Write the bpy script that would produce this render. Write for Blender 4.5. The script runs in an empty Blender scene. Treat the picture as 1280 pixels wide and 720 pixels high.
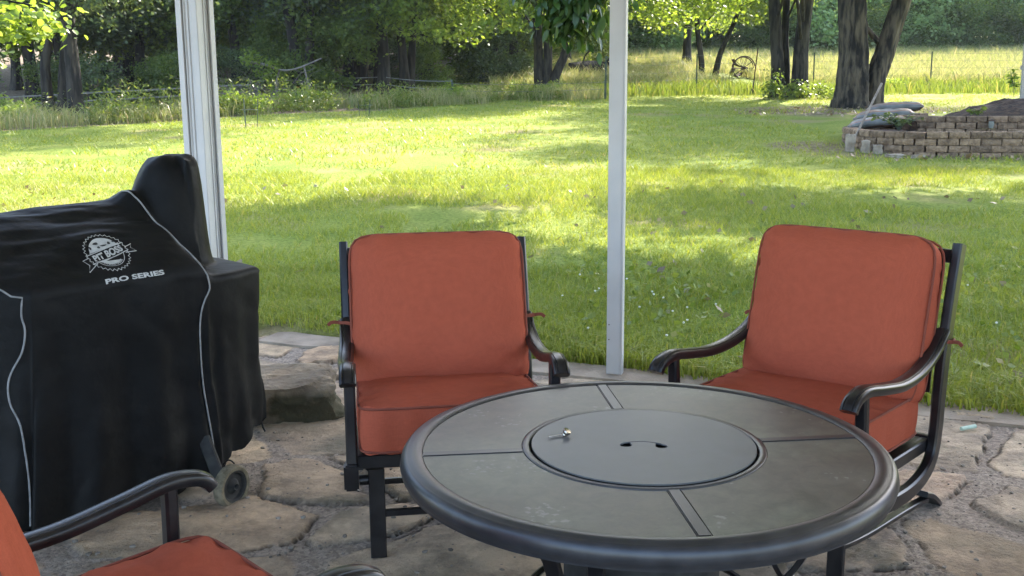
import bpy, bmesh, math, random
import numpy as np
from mathutils import Vector, Matrix
from mathutils.bvhtree import BVHTree
R = math.radians
PI = math.pi
sc = bpy.context.scene
col = sc.collection

# ------------------------------------------------------------------ camera
FPX, PITCH, ROLL, CZ = 1300.0, 0.1847, -0.0073, 1.495
fw = Vector((0, math.cos(PITCH), -math.sin(PITCH)))
rt0 = Vector((1, 0, 0)); up0 = rt0.cross(fw)
rt = rt0 * math.cos(ROLL) + up0 * math.sin(ROLL)
up = -rt0 * math.sin(ROLL) + up0 * math.cos(ROLL)
cam = bpy.data.objects.new('camera', bpy.data.cameras.new('camera')); col.objects.link(cam)
cam.matrix_world = Matrix(((rt.x, up.x, -fw.x, 0), (rt.y, up.y, -fw.y, 0), (rt.z, up.z, -fw.z, CZ), (0, 0, 0, 1)))
cam.data.sensor_width = 36; cam.data.lens = 36 * FPX / 1280
cam.data.clip_start = .05; cam.data.clip_end = 600
sc.camera = cam

# ------------------------------------------------------------------ light
SUN_EL, SUN_AZ = 38.0, 28.0          # azimuth measured from +Y (away from the camera) towards +X
EXPOSURE = 2.6
W = bpy.data.worlds.new('World'); sc.world = W; W.use_nodes = True
wn = W.node_tree; bgn = wn.nodes['Background']
sky = wn.nodes.new('ShaderNodeTexSky'); sky.sky_type = 'NISHITA'; sky.sun_disc = False
sky.sun_elevation = R(SUN_EL); sky.sun_rotation = R(SUN_AZ)
sky.dust_density = 2.0; sky.air_density = 1.0
wn.links.new(sky.outputs[0], bgn.inputs[0]); bgn.inputs[1].default_value = 0.15
sl = bpy.data.lights.new('sun', 'SUN'); sl.energy = 3.3; sl.angle = R(0.6); sl.color = (1, .93, .80)
so = bpy.data.objects.new('sun', sl); col.objects.link(so)
sd = Vector((math.sin(R(SUN_AZ)) * math.cos(R(SUN_EL)), math.cos(R(SUN_AZ)) * math.cos(R(SUN_EL)), math.sin(R(SUN_EL))))
so.rotation_euler = (-sd).to_track_quat('-Z', 'Y').to_euler()
so.location = (0, 0, 30)
sc.view_settings.view_transform = 'Standard'; sc.view_settings.look = 'None'
sc.view_settings.exposure = EXPOSURE; sc.view_settings.gamma = 1
sc.render.engine = 'CYCLES'
sc.cycles.max_bounces = 7; sc.cycles.diffuse_bounces = 4; sc.cycles.glossy_bounces = 3
sc.cycles.transmission_bounces = 5; sc.cycles.transparent_max_bounces = 8
sc.cycles.sample_clamp_indirect = 6
sc.cycles.use_denoising = True

# ------------------------------------------------------------------ object helpers
def tag(o, label=None, cat=None, group=None, kind=None):
    if label: o['label'] = label
    if cat: o['category'] = cat
    if group: o['group'] = group
    if kind: o['kind'] = kind
    return o
def empty(name, loc=(0, 0, 0), rz=0, label=None, cat=None, group=None):
    o = bpy.data.objects.new(name, None); col.objects.link(o); o.empty_display_size = .2
    o.location = loc; o.rotation_euler = (0, 0, rz)
    return tag(o, label, cat, group)
def finish(me, sharp=38):
    bm = bmesh.new(); bm.from_mesh(me)
    a = R(sharp)
    for e in bm.edges:
        if len(e.link_faces) == 2:
            e.smooth = e.calc_face_angle(0) < a
    for f in bm.faces: f.smooth = True
    bm.to_mesh(me); bm.free()
class MB:
    def __init__(s): s.v = []; s.f = []
    def add(s, vs, fs):
        n = len(s.v); s.v += [tuple(v) for v in vs]; s.f += [tuple(n + i for i in f) for f in fs]
    def box(s, c, d, rot=None, bev=0):
        bm = bmesh.new(); bmesh.ops.create_cube(bm, size=1)
        bmesh.ops.scale(bm, vec=d, verts=bm.verts)
        if bev: bmesh.ops.bevel(bm, geom=bm.edges[:], offset=bev, segments=2, affect='EDGES')
        if rot is not None: bmesh.ops.rotate(bm, cent=(0, 0, 0), matrix=rot, verts=bm.verts)
        bmesh.ops.translate(bm, vec=c, verts=bm.verts)
        bm.verts.index_update(); s.add([v.co for v in bm.verts], [[v.index for v in f.verts] for f in bm.faces]); bm.free()
    def sweep(s, pts, prof, side=None, closed=False):
        """prof: list of (a,b) or function i->list; a along 'side', b along normal"""
        pts = [Vector(p) for p in pts]; n = len(pts); rings = []
        nprev = None
        for i, p in enumerate(pts):
            if closed: t = pts[(i + 1) % n] - pts[i - 1]
            else: t = pts[min(i + 1, n - 1)] - pts[max(i - 1, 0)]
            t.normalize()
            if side is not None:
                sv = Vector(side); sv = (sv - t * sv.dot(t)).normalized(); nv = sv.cross(t)
            else:
                if nprev is None:
                    q = Vector((0, 0, 1)) if abs(t.z) < .9 else Vector((1, 0, 0)); nv = (q - t * q.dot(t)).normalized()
                else: nv = (nprev - t * nprev.dot(t)).normalized()
                nprev = nv; sv = t.cross(nv)
            pr = prof(i / (n - 1)) if callable(prof) else prof
            rings.append([p + sv * a + nv * b for a, b in pr])
        m = len(rings[0]); vs = [v for r in rings for v in r]; fs = []
        for i in range(n if closed else n - 1):
            j = (i + 1) % n
            for k in range(m):
                l = (k + 1) % m; fs.append((i * m + k, i * m + l, j * m + l, j * m + k))
        if not closed:
            fs.append(tuple(range(m))[::-1]); fs.append(tuple((n - 1) * m + k for k in range(m)))
        s.add(vs, fs)
    def tube(s, pts, r, seg=8, closed=False):
        rr = r if callable(r) else (lambda t: r)
        s.sweep(pts, lambda t: [(rr(t) * math.cos(2 * PI * k / seg), rr(t) * math.sin(2 * PI * k / seg)) for k in range(seg)], closed=closed)
    def lathe(s, prof, c=(0, 0, 0), seg=64, cap=True):
        n = len(prof); vs = []; fs = []
        for r_, z in prof:
            for k in range(seg):
                a = 2 * PI * k / seg; vs.append((c[0] + r_ * math.cos(a), c[1] + r_ * math.sin(a), c[2] + z))
        for i in range(n - 1):
            for k in range(seg):
                l = (k + 1) % seg; fs.append((i * seg + k, i * seg + l, (i + 1) * seg + l, (i + 1) * seg + k))
        if cap:
            fs.append(tuple(range(seg))[::-1]); fs.append(tuple((n - 1) * seg + k for k in range(seg)))
        s.add(vs, fs)
    def build(s, name, mat, parent=None, sharp=38, fix=True):
        me = bpy.data.meshes.new(name); me.from_pydata(s.v, [], s.f); me.update()
        if fix:
            bm = bmesh.new(); bm.from_mesh(me); bmesh.ops.recalc_face_normals(bm, faces=bm.faces); bm.to_mesh(me); bm.free()
        finish(me, sharp)
        me.materials.append(mat)
        o = bpy.data.objects.new(name, me); col.objects.link(o)
        if parent: o.parent = parent
        return o
def npmesh(name, V, F, mat, parent=None, smooth=False):
    """V (n,3); F (m,k) constant k"""
    me = bpy.data.meshes.new(name); V = np.asarray(V, np.float32); F = np.asarray(F, np.int32); k = F.shape[1]
    me.vertices.add(len(V)); me.vertices.foreach_set('co', V.ravel())
    me.loops.add(F.size); me.loops.foreach_set('vertex_index', F.ravel())
    me.polygons.add(len(F)); me.polygons.foreach_set('loop_start', np.arange(0, F.size, k, dtype=np.int32))
    me.polygons.foreach_set('loop_total', np.full(len(F), k, np.int32))
    if smooth: me.polygons.foreach_set('use_smooth', np.ones(len(F), bool))
    me.update(calc_edges=True)
    if isinstance(mat, (list, tuple)):
        for m_ in mat: me.materials.append(m_)
    else: me.materials.append(mat)
    o = bpy.data.objects.new(name, me); col.objects.link(o)
    if parent: o.parent = parent
    return o
def children(o): return [c for c in bpy.data.objects if c.parent == o]
def copy_tree(o, parent=None):
    c = o.copy(); col.objects.link(c)
    if parent: c.parent = parent
    for ch in children(o): copy_tree(ch, c)
    return c
def rect(w, h, b=.15):
    a, c = w / 2, h / 2; q = min(w, h) * b
    return [(-a + q, -c), (a - q, -c), (a, -c + q), (a, c - q), (a - q, c), (-a + q, c), (-a, c - q), (-a, -c + q)]
def cr(pts, n=8):
    """catmull-rom through pts"""
    P = [Vector(p) for p in pts]; P = [P[0] * 2 - P[1]] + P + [P[-1] * 2 - P[-2]]; out = []
    for i in range(1, len(P) - 2):
        a, b, c, d = P[i - 1:i + 3]
        for k in range(n):
            t = k / n
            out.append(.5 * ((2 * b) + (c - a) * t + (2 * a - 5 * b + 4 * c - d) * t * t + (3 * b - a - 3 * c + d) * t ** 3))
    out.append(P[-2]); return out
# numpy value noise
_rng = np.random.RandomState(7); _TAB = _rng.rand(512, 512)
def vnoise(x, y):
    xi = np.floor(x).astype(int); yi = np.floor(y).astype(int); fx = x - xi; fy = y - yi
    fx = fx * fx * (3 - 2 * fx); fy = fy * fy * (3 - 2 * fy)
    a = _TAB[xi % 512, yi % 512]; b = _TAB[(xi + 1) % 512, yi % 512]; c = _TAB[xi % 512, (yi + 1) % 512]; d = _TAB[(xi + 1) % 512, (yi + 1) % 512]
    return (a * (1 - fx) + b * fx) * (1 - fy) + (c * (1 - fx) + d * fx) * fy
def fbm(x, y, o=4):
    s = 0; a = .5
    for i in range(o): s = s + a * (vnoise(x * 2 ** i + 17.3 * i, y * 2 ** i + 9.1 * i) - .5); a *= .5
    return s
def sstep(a, b, x): t = np.clip((x - a) / (b - a), 0, 1); return t * t * (3 - 2 * t)

# ------------------------------------------------------------------ materials
def M(name, c1, c2=None, rough=.6, metal=0, scale=8, bump=0, bscale=60, spec=.5, detail=5, stretch=None, rvar=0, sheen=0, trans=0, contrast=(.35, .65), coat=0, bdist=.01):
    m = bpy.data.materials.new(name); m.use_nodes = True; nt = m.node_tree; n = nt.nodes; b = n['Principled BSDF']
    L = nt.links.new
    tc = n.new('ShaderNodeTexCoord'); src = tc.outputs['Object']
    if stretch:
        mp = n.new('ShaderNodeMapping'); mp.inputs['Scale'].default_value = stretch; L(src, mp.inputs[0]); src = mp.outputs[0]
    b.inputs['Roughness'].default_value = rough; b.inputs['Metallic'].default_value = metal
    b.inputs['Specular IOR Level'].default_value = spec
    if sheen: b.inputs['Sheen Weight'].default_value = sheen; b.inputs['Sheen Roughness'].default_value = .4
    if coat: b.inputs['Coat Weight'].default_value = coat; b.inputs['Coat Roughness'].default_value = .25
    if c2 is None: c2 = tuple(min(1, x * 1.25) for x in c1)
    nz = n.new('ShaderNodeTexNoise'); nz.inputs['Scale'].default_value = scale; nz.inputs['Detail'].default_value = detail; L(src, nz.inputs[0])
    cr_ = n.new('ShaderNodeValToRGB'); cr_.color_ramp.elements[0].position = contrast[0]; cr_.color_ramp.elements[1].position = contrast[1]
    cr_.color_ramp.elements[0].color = (*c1, 1); cr_.color_ramp.elements[1].color = (*c2, 1)
    L(nz.outputs[0], cr_.inputs[0]); L(cr_.outputs[0], b.inputs['Base Color'])
    if rvar:
        mr = n.new('ShaderNodeMapRange'); mr.inputs[3].default_value = rough - rvar; mr.inputs[4].default_value = rough + rvar
        L(nz.outputs[0], mr.inputs[0]); L(mr.outputs[0], b.inputs['Roughness'])
    if bump:
        n2 = n.new('ShaderNodeTexNoise'); n2.inputs['Scale'].default_value = bscale; n2.inputs['Detail'].default_value = 4; L(src, n2.inputs[0])
        bp = n.new('ShaderNodeBump'); bp.inputs['Strength'].default_value = bump; bp.inputs['Distance'].default_value = bdist
        L(n2.outputs[0], bp.inputs['Height']); L(bp.outputs[0], b.inputs['Normal'])
    return m
def leafmat(name, c1, c2, c3=None, trans=.45, rough=.45, glow=(1.25, 1.15, .55)):
    """leaf: principled + translucent, colour varied per leaf"""
    m = bpy.data.materials.new(name); m.use_nodes = True; nt = m.node_tree; n = nt.nodes; L = nt.links.new
    b = n['Principled BSDF']; out = n['Material Output']; g = n.new('ShaderNodeNewGeometry')
    rp = n.new('ShaderNodeValToRGB'); rp.color_ramp.elements[0].color = (*c1, 1); rp.color_ramp.elements[1].color = (*c2, 1)
    if c3: e = rp.color_ramp.elements.new(.93); e.color = (*c2, 1); rp.color_ramp.elements[2].color = (*c3, 1)
    L(g.outputs['Random Per Island'], rp.inputs[0])
    L(rp.outputs[0], b.inputs['Base Color']); b.inputs['Roughness'].default_value = rough; b.inputs['Specular IOR Level'].default_value = .35
    t = n.new('ShaderNodeBsdfTranslucent'); mx = n.new('ShaderNodeMix'); mx.data_type = 'RGBA'; mx.blend_type = 'MULTIPLY'
    mx.inputs[0].default_value = 1; mx.inputs['B'].default_value = (*glow, 1)
    L(rp.outputs[0], mx.inputs['A']); L(mx.outputs['Result'], t.inputs[0])
    ms = n.new('ShaderNodeMixShader'); ms.inputs[0].default_value = trans
    L(b.outputs[0], ms.inputs[1]); L(t.outputs[0], ms.inputs[2]); L(ms.outputs[0], out.inputs[0])
    return m
MT = {}
MT['white'] = M('white_trim_paint', (.46, .45, .45), (.54, .53, .53), rough=.42, scale=3, bump=.05, bscale=30)
MT['frame'] = M('bronze_powder_coat', (.012, .011, .013), (.024, .022, .024), rough=.32, metal=.35, scale=14, rvar=.08, bump=.06, bscale=220, bdist=.002, spec=.6)
MT['black_rubber'] = M('black_rubber', (.012, .012, .012), (.03, .03, .028), rough=.8, scale=30)
MT['tread'] = M('dusty_tread', (.10, .085, .055), (.20, .17, .115), rough=.95, scale=40, bump=.4, bscale=120)
MT['piping_grey'] = M('grey_piping', (.16, .16, .16), (.26, .26, .26), rough=.6, scale=40)
MT['print'] = M('white_print', (.36, .36, .355), (.46, .46, .45), rough=.6, scale=60)
MT['print_black'] = M('black_print', (.012, .012, .012), (.02, .02, .02), rough=.7)
MT['tagwhite'] = M('care_tag_cloth', (.6, .6, .58), (.75, .75, .72), rough=.7)
MT['metal'] = M('nickel', (.35, .3, .25), (.5, .45, .38), rough=.25, metal=1, scale=50)
MT['bark'] = M('dark_bark', (.010, .008, .006), (.042, .034, .025), rough=.95, scale=9, stretch=(1, 1, .2), bump=1, bscale=5, bdist=.09, contrast=(.44, .57), detail=10)
MT['bark_brown'] = M('brown_oak_bark', (.010, .007, .004), (.105, .080, .050), rough=.95, scale=8, stretch=(1, 1, .2), bump=1, bscale=4.5, bdist=.12, contrast=(.40, .62), detail=10)
MT['branch_pale'] = M('dead_pale_wood', (.17, .15, .12), (.28, .25, .21), rough=.9, scale=12)
MT['wire'] = M('galvanised_wire', (.10, .10, .09), (.16, .16, .15), rough=.8)
MT['rail'] = M('weathered_tape', (.22, .22, .20), (.30, .30, .28), rough=.7)
MT['rail_wood'] = M('weathered_rail', (.14, .13, .11), (.24, .22, .19), rough=.9)
MT['post_green'] = M('green_post_paint', (.03, .05, .035), (.06, .08, .05), rough=.7)
MT['rust'] = M('rusty_iron', (.03, .017, .011), (.08, .045, .028), rough=.85, scale=20, bump=.3)
MT['wood_handle'] = M('grey_ash_handle', (.2, .15, .12), (.32, .26, .21), rough=.7, scale=20)
MT['block'] = M('tan_split_block', (.15, .098, .064), (.32, .22, .145), rough=.95, scale=12, bump=1, bscale=30, bdist=.04, detail=10, contrast=(.34, .66))
MT['cap'] = M('pale_block_cap', (.24, .19, .145), (.38, .315, .25), rough=.95, scale=9, bump=.6, bscale=50, detail=8)
MT['soil'] = M('dark_soil', (.018, .010, .006), (.065, .035, .02), rough=1, scale=10, bump=1, bscale=25, bdist=.03)
MT['concrete'] = M('pale_concrete', (.33, .29, .24), (.45, .41, .35), rough=.9, scale=5, bump=.4, bscale=40)
MT['kerb'] = M('patio_edge_concrete', (.20, .16, .12), (.34, .28, .22), rough=.92, scale=6, bump=.5, bscale=70, detail=9)
MT['bagw'] = M('bag_film_shaded', (.09, .09, .088), (.17, .17, .165), rough=.4, scale=5, bump=.3, bscale=12)  # white film darkened: the shade over the bags is painted into its colour
MT['bagb'] = M('bag_film_brown', (.12, .06, .035), (.2, .1, .06), rough=.45, scale=5)
MT['roofm'] = M('porch_ceiling_white', (.62, .61, .59), (.7, .69, .67), rough=.7)
MT['red_toy'] = M('faded_red_plastic', (.3, .05, .05), (.4, .1, .1), rough=.5)
MT['lamp_glass'] = M('frosted_plastic', (.16, .17, .15), (.24, .25, .22), rough=.3)

def fabric(name, c):
    m = bpy.data.materials.new(name); m.use_nodes = True; nt = m.node_tree; n = nt.nodes; b = n['Principled BSDF']; L = nt.links.new
    tc = n.new('ShaderNodeTexCoord'); mp = n.new('ShaderNodeMapping'); mp.inputs['Scale'].default_value = (35, 35, 420)
    mp2 = n.new('ShaderNodeMapping'); mp2.inputs['Scale'].default_value = (420, 420, 60)
    L(tc.outputs['Object'], mp.inputs[0]); L(tc.outputs['Object'], mp2.inputs[0])
    nz = n.new('ShaderNodeTexNoise'); nz.inputs['Scale'].default_value = 1; nz.inputs['Detail'].default_value = 3; L(mp.outputs[0], nz.inputs[0])
    n3 = n.new('ShaderNodeTexNoise'); n3.inputs['Scale'].default_value = 1; n3.inputs['Detail'].default_value = 2; L(mp2.outputs[0], n3.inputs[0])
    n2 = n.new('ShaderNodeTexNoise'); n2.inputs['Scale'].default_value = 3.5; n2.inputs['Detail'].default_value = 4; L(tc.outputs['Object'], n2.inputs[0])
    ad = n.new('ShaderNodeMath'); ad.operation = 'ADD'; L(nz.outputs[0], ad.inputs[0]); L(n3.outputs[0], ad.inputs[1])
    mr = n.new('ShaderNodeMapRange'); mr.inputs[1].default_value = .7; mr.inputs[2].default_value = 1.3; L(ad.outputs[0], mr.inputs[0])
    mx = n.new('ShaderNodeMix'); mx.data_type = 'RGBA'; mx.inputs['A'].default_value = (*[x * .90 for x in c], 1); mx.inputs['B'].default_value = (*[min(1, x * 1.09) for x in c], 1)
    L(mr.outputs[0], mx.inputs[0])
    m2 = n.new('ShaderNodeMix'); m2.data_type = 'RGBA'; m2.blend_type = 'MULTIPLY'; m2.inputs[0].default_value = .0
    L(mx.outputs['Result'], m2.inputs['A']); L(n2.outputs[0], m2.inputs['B'])
    L(m2.outputs['Result'], b.inputs['Base Color']); b.inputs['Roughness'].default_value = .9
    b.inputs['Specular IOR Level'].default_value = .1
    n4 = n.new('ShaderNodeTexNoise'); n4.inputs['Scale'].default_value = 4; n4.inputs['Detail'].default_value = 3; L(tc.outputs['Object'], n4.inputs[0])
    bp0 = n.new('ShaderNodeBump'); bp0.inputs['Strength'].default_value = .10; bp0.inputs['Distance'].default_value = .008; L(n4.outputs[0], bp0.inputs['Height'])
    bp = n.new('ShaderNodeBump'); bp.inputs['Strength'].default_value = .25; bp.inputs['Distance'].default_value = .001
    L(ad.outputs[0], bp.inputs['Height']); L(bp0.outputs[0], bp.inputs['Normal']); L(bp.outputs[0], b.inputs['Normal'])
    return m
MT['fabric'] = fabric('terracotta_canvas', (.36, .083, .046))
MT['welt'] = M('terracotta_welt', (.17, .04, .024), (.22, .055, .03), rough=.85)
def covermat():
    m = M('black_polyester_cover', (.0045, .0045, .0048), (.008, .008, .0085), rough=.55, scale=5, bump=.45, bscale=11, bdist=.014, spec=.16)
    return m
MT['cover'] = covermat()
def tabletop():
    m = bpy.data.materials.new('weathered_aluminium_tile'); m.use_nodes = True; nt = m.node_tree; n = nt.nodes; b = n['Principled BSDF']; L = nt.links.new
    tc = n.new('ShaderNodeTexCoord')
    a = n.new('ShaderNodeTexNoise'); a.inputs['Scale'].default_value = 2.2; a.inputs['Detail'].default_value = 4; L(tc.outputs['Object'], a.inputs[0])
    c = n.new('ShaderNodeTexNoise'); c.inputs['Scale'].default_value = 19; c.inputs['Detail'].default_value = 12; c.inputs['Roughness'].default_value = .7; c.inputs['Distortion'].default_value = .4; L(tc.outputs['Object'], c.inputs[0])
    r1 = n.new('ShaderNodeValToRGB'); r1.color_ramp.elements[0].position = .42; r1.color_ramp.elements[1].position = .58
    r1.color_ramp.elements[0].color = (.082, .075, .062, 1); r1.color_ramp.elements[1].color = (.100, .104, .082, 1); L(a.outputs[0], r1.inputs[0])
    r2 = n.new('ShaderNodeValToRGB'); r2.color_ramp.elements[0].position = .38; r2.color_ramp.elements[1].position = .62
    r2.color_ramp.elements[0].color = (.62, .62, .6, 1); r2.color_ramp.elements[1].color = (1.3, 1.28, 1.22, 1); L(c.outputs[0], r2.inputs[0])
    mx = n.new('ShaderNodeMix'); mx.data_type = 'RGBA'; mx.blend_type = 'MULTIPLY'; mx.inputs[0].default_value = 1
    L(r1.outputs[0], mx.inputs['A']); L(r2.outputs[0], mx.inputs['B'])
    # bird-dropping / mineral specks
    s = n.new('ShaderNodeTexNoise'); s.inputs['Scale'].default_value = 55; s.inputs['Detail'].default_value = 2; L(tc.outputs['Object'], s.inputs[0])
    s2 = n.new('ShaderNodeTexNoise'); s2.inputs['Scale'].default_value = 5; L(tc.outputs['Object'], s2.inputs[0])
    mu = n.new('ShaderNodeMath'); mu.operation = 'MULTIPLY'; L(s.outputs[0], mu.inputs[0]); L(s2.outputs[0], mu.inputs[1])
    r3 = n.new('ShaderNodeValToRGB'); r3.color_ramp.elements[0].position = .365; r3.color_ramp.elements[1].position = .43; L(mu.outputs[0], r3.inputs[0])
    m2 = n.new('ShaderNodeMix'); m2.data_type = 'RGBA'; m2.inputs['B'].default_value = (.17, .17, .155, 1)
    L(r3.outputs[0], m2.inputs[0]); L(mx.outputs['Result'], m2.inputs['A']); L(m2.outputs['Result'], b.inputs['Base Color'])
    mr = n.new('ShaderNodeMapRange'); mr.inputs[3].default_value = .34; mr.inputs[4].default_value = .55; L(c.outputs[0], mr.inputs[0]); L(mr.outputs[0], b.inputs['Roughness'])
    b.inputs['Metallic'].default_value = .15; b.inputs['Specular IOR Level'].default_value = .9
    bp = n.new('ShaderNodeBump'); bp.inputs['Strength'].default_value = .12; bp.inputs['Distance'].default_value = .002; L(c.outputs[0], bp.inputs['Height']); L(bp.outputs[0], b.inputs['Normal'])
    return m
MT['tabletop'] = tabletop()
MT['lid'] = M('grey_lid_enamel', (.098, .100, .102), (.13, .132, .134), rough=.45, metal=.1, scale=9, rvar=.08, bump=.05, bscale=200, bdist=.001, spec=.6, detail=8)
MT['rim'] = M('pewter_rim', (.036, .036, .040), (.052, .052, .057), rough=.36, metal=.4, scale=20, rvar=.05, spec=.6)

# ------------------------------------------------------------------ terrain
EN = (.42, .907); EC = 5.145                      # patio edge line: EN.p = EC
def Lp(x, y): return EN[0] * x + EN[1] * y - EC
def gz(x, y):
    y = np.asarray(y, float); x = np.asarray(x, float)
    z = .045 * np.maximum(0, y - 5.3) + .03 * np.maximum(0, y - 40)
    z = z + .05 * (fbm(x * .22 + 40, y * .22 + 40, 3)) * sstep(7, 12, y)
    z = z - .50 * sstep(29.3, 33, y) * sstep(-9, -13, x) * sstep(70, 50, y)
    return z + .02
def gz1(x, y): return float(gz(np.array([x]), np.array([y]))[0])
def ground_sheet():
    xs = np.unique(np.concatenate([np.linspace(-14, 22, 145), np.linspace(-60, -14, 30), np.linspace(22, 90, 35), [-260, -120, 160, 260]]))
    ys = np.unique(np.concatenate([np.linspace(-8, 4, 7), np.linspace(4, 40, 150), np.linspace(40, 110, 45), [150, 250, 400]]))
    X, Y = np.meshgrid(xs, ys); L_ = Lp(X, Y)
    Z = gz(X, Y) - .10 * (1 - sstep(-.10, .06, L_))
    Z = Z + .05 * fbm(X * .6, Y * .6, 3) * sstep(7, 12, Y)
    Z = np.where(Y > 110, gz(X, np.full_like(Y, 110.)), Z)
    nx, ny = len(xs), len(ys); V = np.stack([X.ravel(), Y.ravel(), Z.ravel()], 1)
    i = np.arange(ny - 1)[:, None] * nx + np.arange(nx - 1)[None]; F = np.stack([i, i + 1, i + nx + 1, i + nx], -1).reshape(-1, 4)
    m = bpy.data.materials.new('lawn'); m.use_nodes = True; nt = m.node_tree; n = nt.nodes; b = n['Principled BSDF']; Lk = nt.links.new
    tc = n.new('ShaderNodeTexCoord'); b.inputs['Roughness'].default_value = .9; b.inputs['Specular IOR Level'].default_value = .1
    def nz(s, d=4, st=None):
        a = n.new('ShaderNodeTexNoise'); a.inputs['Scale'].default_value = s; a.inputs['Detail'].default_value = d
        if st:
            mp = n.new('ShaderNodeMapping'); mp.inputs['Scale'].default_value = st; Lk(tc.outputs['Object'], mp.inputs[0]); Lk(mp.outputs[0], a.inputs[0])
        else: Lk(tc.outputs['Object'], a.inputs[0])
        return a.outputs[0]
    def ramp(src, p, c):
        r_ = n.new('ShaderNodeValToRGB')
        for k in range(2): r_.color_ramp.elements[k].position = p[k]; r_.color_ramp.elements[k].color = (*c[k], 1)
        Lk(src, r_.inputs[0]); return r_.outputs[0]
    def mix(f, a, b_, t='MIX'):
        q = n.new('ShaderNodeMix'); q.data_type = 'RGBA'; q.blend_type = t
        if isinstance(f, float): q.inputs[0].default_value = f
        else: Lk(f, q.inputs[0])
        for s_, v in (('A', a), ('B', b_)):
            if isinstance(v, tuple): q.inputs[s_].default_value = (*v, 1)
            else: Lk(v, q.inputs[s_])
        return q.outputs['Result']
    g1 = ramp(nz(1.1, 6), (.35, .65), ((.165, .22, .035), (.255, .285, .058)))
    g2 = ramp(nz(26, 4), (.3, .7), ((.55, .62, .55), (1.25, 1.2, 1.3)))
    g = mix(1.0, g1, g2, 'MULTIPLY')
    dry = ramp(nz(.55, 7), (.56, .70), ((0, 0, 0), (1, 1, 1)))
    g = mix(dry, g, (.24, .20, .09))
    at = n.new('ShaderNodeAttribute'); at.attribute_name = 'zone'; sep = n.new('ShaderNodeSeparateColor'); Lk(at.outputs['Color'], sep.inputs[0])
    dirt = ramp(nz(9, 6), (.35, .65), ((.10, .07, .045), (.26, .20, .14)))
    g = mix(sep.outputs[0], g, dirt)                       # bare earth / leaf litter
    past = ramp(nz(3, 5), (.35, .65), ((.15, .22, .04), (.26, .28, .09)))
    g = mix(sep.outputs[1], g, past)
    Lk(g, b.inputs['Base Color'])
    bp = n.new('ShaderNodeBump'); bp.inputs['Strength'].default_value = .8; bp.inputs['Distance'].default_value = .05
    Lk(nz(40, 3), bp.inputs['Height']); Lk(bp.outputs[0], b.inputs['Normal'])
    o = npmesh('ground', V, F, m, smooth=True); tag(o, kind='structure')
    at_ = o.data.color_attributes.new('zone', 'FLOAT_COLOR', 'POINT')
    x, y = V[:, 0], V[:, 1]; nn = fbm(x * .8, y * .8, 4)
    d1 = wood_edge(x) ; e = y - d1
    dirt = sstep(-.3, .25, e + nn * 1.2) * (x < -.5) * sstep(-2, -4, x)
    dirt = np.maximum(dirt, .75 * sstep(.12, -.02, Lp(x, y) - .05 + nn * .35))
    # worn shady ground under the big trees and round the raised bed
    for (cx, cy, rx, ry, a) in ((8.6, 27.5, 3.2, 2.2, .95), (7.0, 16.2, 2.4, .75, .7), (9.0, 33.5, 2.0, 1.2, .6), (5.2, 17.6, .8, 1.0, .8), (-10.9, 26.3, 2, 1.4, .9)):
        q = ((x - cx) / rx) ** 2 + ((y - cy) / ry) ** 2 + nn * 1.6
        dirt = np.maximum(dirt, a * sstep(1.2, .3, q))
    pas = sstep(38.5, 41, y + nn * 3) * sstep(1.0, 4, x - (y - 40) * -.02)
    C4 = np.stack([np.clip(dirt, 0, 1), pas, 0 * x, 1 + 0 * x], 1).astype(np.float32)
    at_.data.foreach_set('color', C4.ravel())
    return o
def wood_edge(x):
    """y of the mown lawn's far edge on the left"""
    return np.interp(x, [-30, -14, -10.9, -8.6, -6.5, -3.6, -1.8, 1, 4], [19, 21, 22.6, 24.5, 27, 28.6, 30.5, 32.5, 34])
ground = ground_sheet()

def polys_soup(name, mat, rng, n, area, h, w, lean=.35, seg=2, parent=None, hvar=.4, zf=gz, droop=0):
    """upright blades; area(n)->x,y"""
    x, y = area(rng, n); n = len(x); z = zf(x, y) - .005
    a = rng.rand(n) * 2 * PI; hh = h * (1 - hvar / 2 + hvar * rng.rand(n)) * (.55 + 1.1 * vnoise(x * 2.3, y * 2.3)) ; ww = w * (.7 + .6 * rng.rand(n))
    la = rng.rand(n) * 2 * PI; ll = lean * hh * (.3 + rng.rand(n))
    bx, by = np.cos(a) * ww / 2, np.sin(a) * ww / 2; P = np.stack([x, y, z], 1)
    lx, ly = np.cos(la) * ll, np.sin(la) * ll
    if seg == 1:
        V = np.stack([P + np.stack([-bx, -by, 0 * bx], 1), P + np.stack([bx, by, 0 * bx], 1), P + np.stack([lx, ly, hh], 1)], 1).reshape(-1, 3)
        F = np.arange(3 * n).reshape(-1, 3)
        return npmesh(name, V, F, mat, parent)
    m1 = np.stack([lx * .3, ly * .3, hh * .6], 1)
    tip = np.stack([lx * (1 + droop), ly * (1 + droop), hh * (1 - droop * .3)], 1)
    V = np.stack([P + np.stack([-bx, -by, 0 * bx], 1), P + np.stack([bx, by, 0 * bx], 1),
                  P + m1 + np.stack([bx, by, 0 * bx], 1) * .8, P + m1 - np.stack([bx, by, 0 * bx], 1) * .8, P + tip], 1).reshape(-1, 3)
    b = np.arange(n) * 5
    F = np.concatenate([np.stack([b, b + 1, b + 2], 1), np.stack([b, b + 2, b + 3], 1), np.stack([b + 3, b + 2, b + 4], 1)])
    return npmesh(name, V, F, mat, parent)

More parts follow.
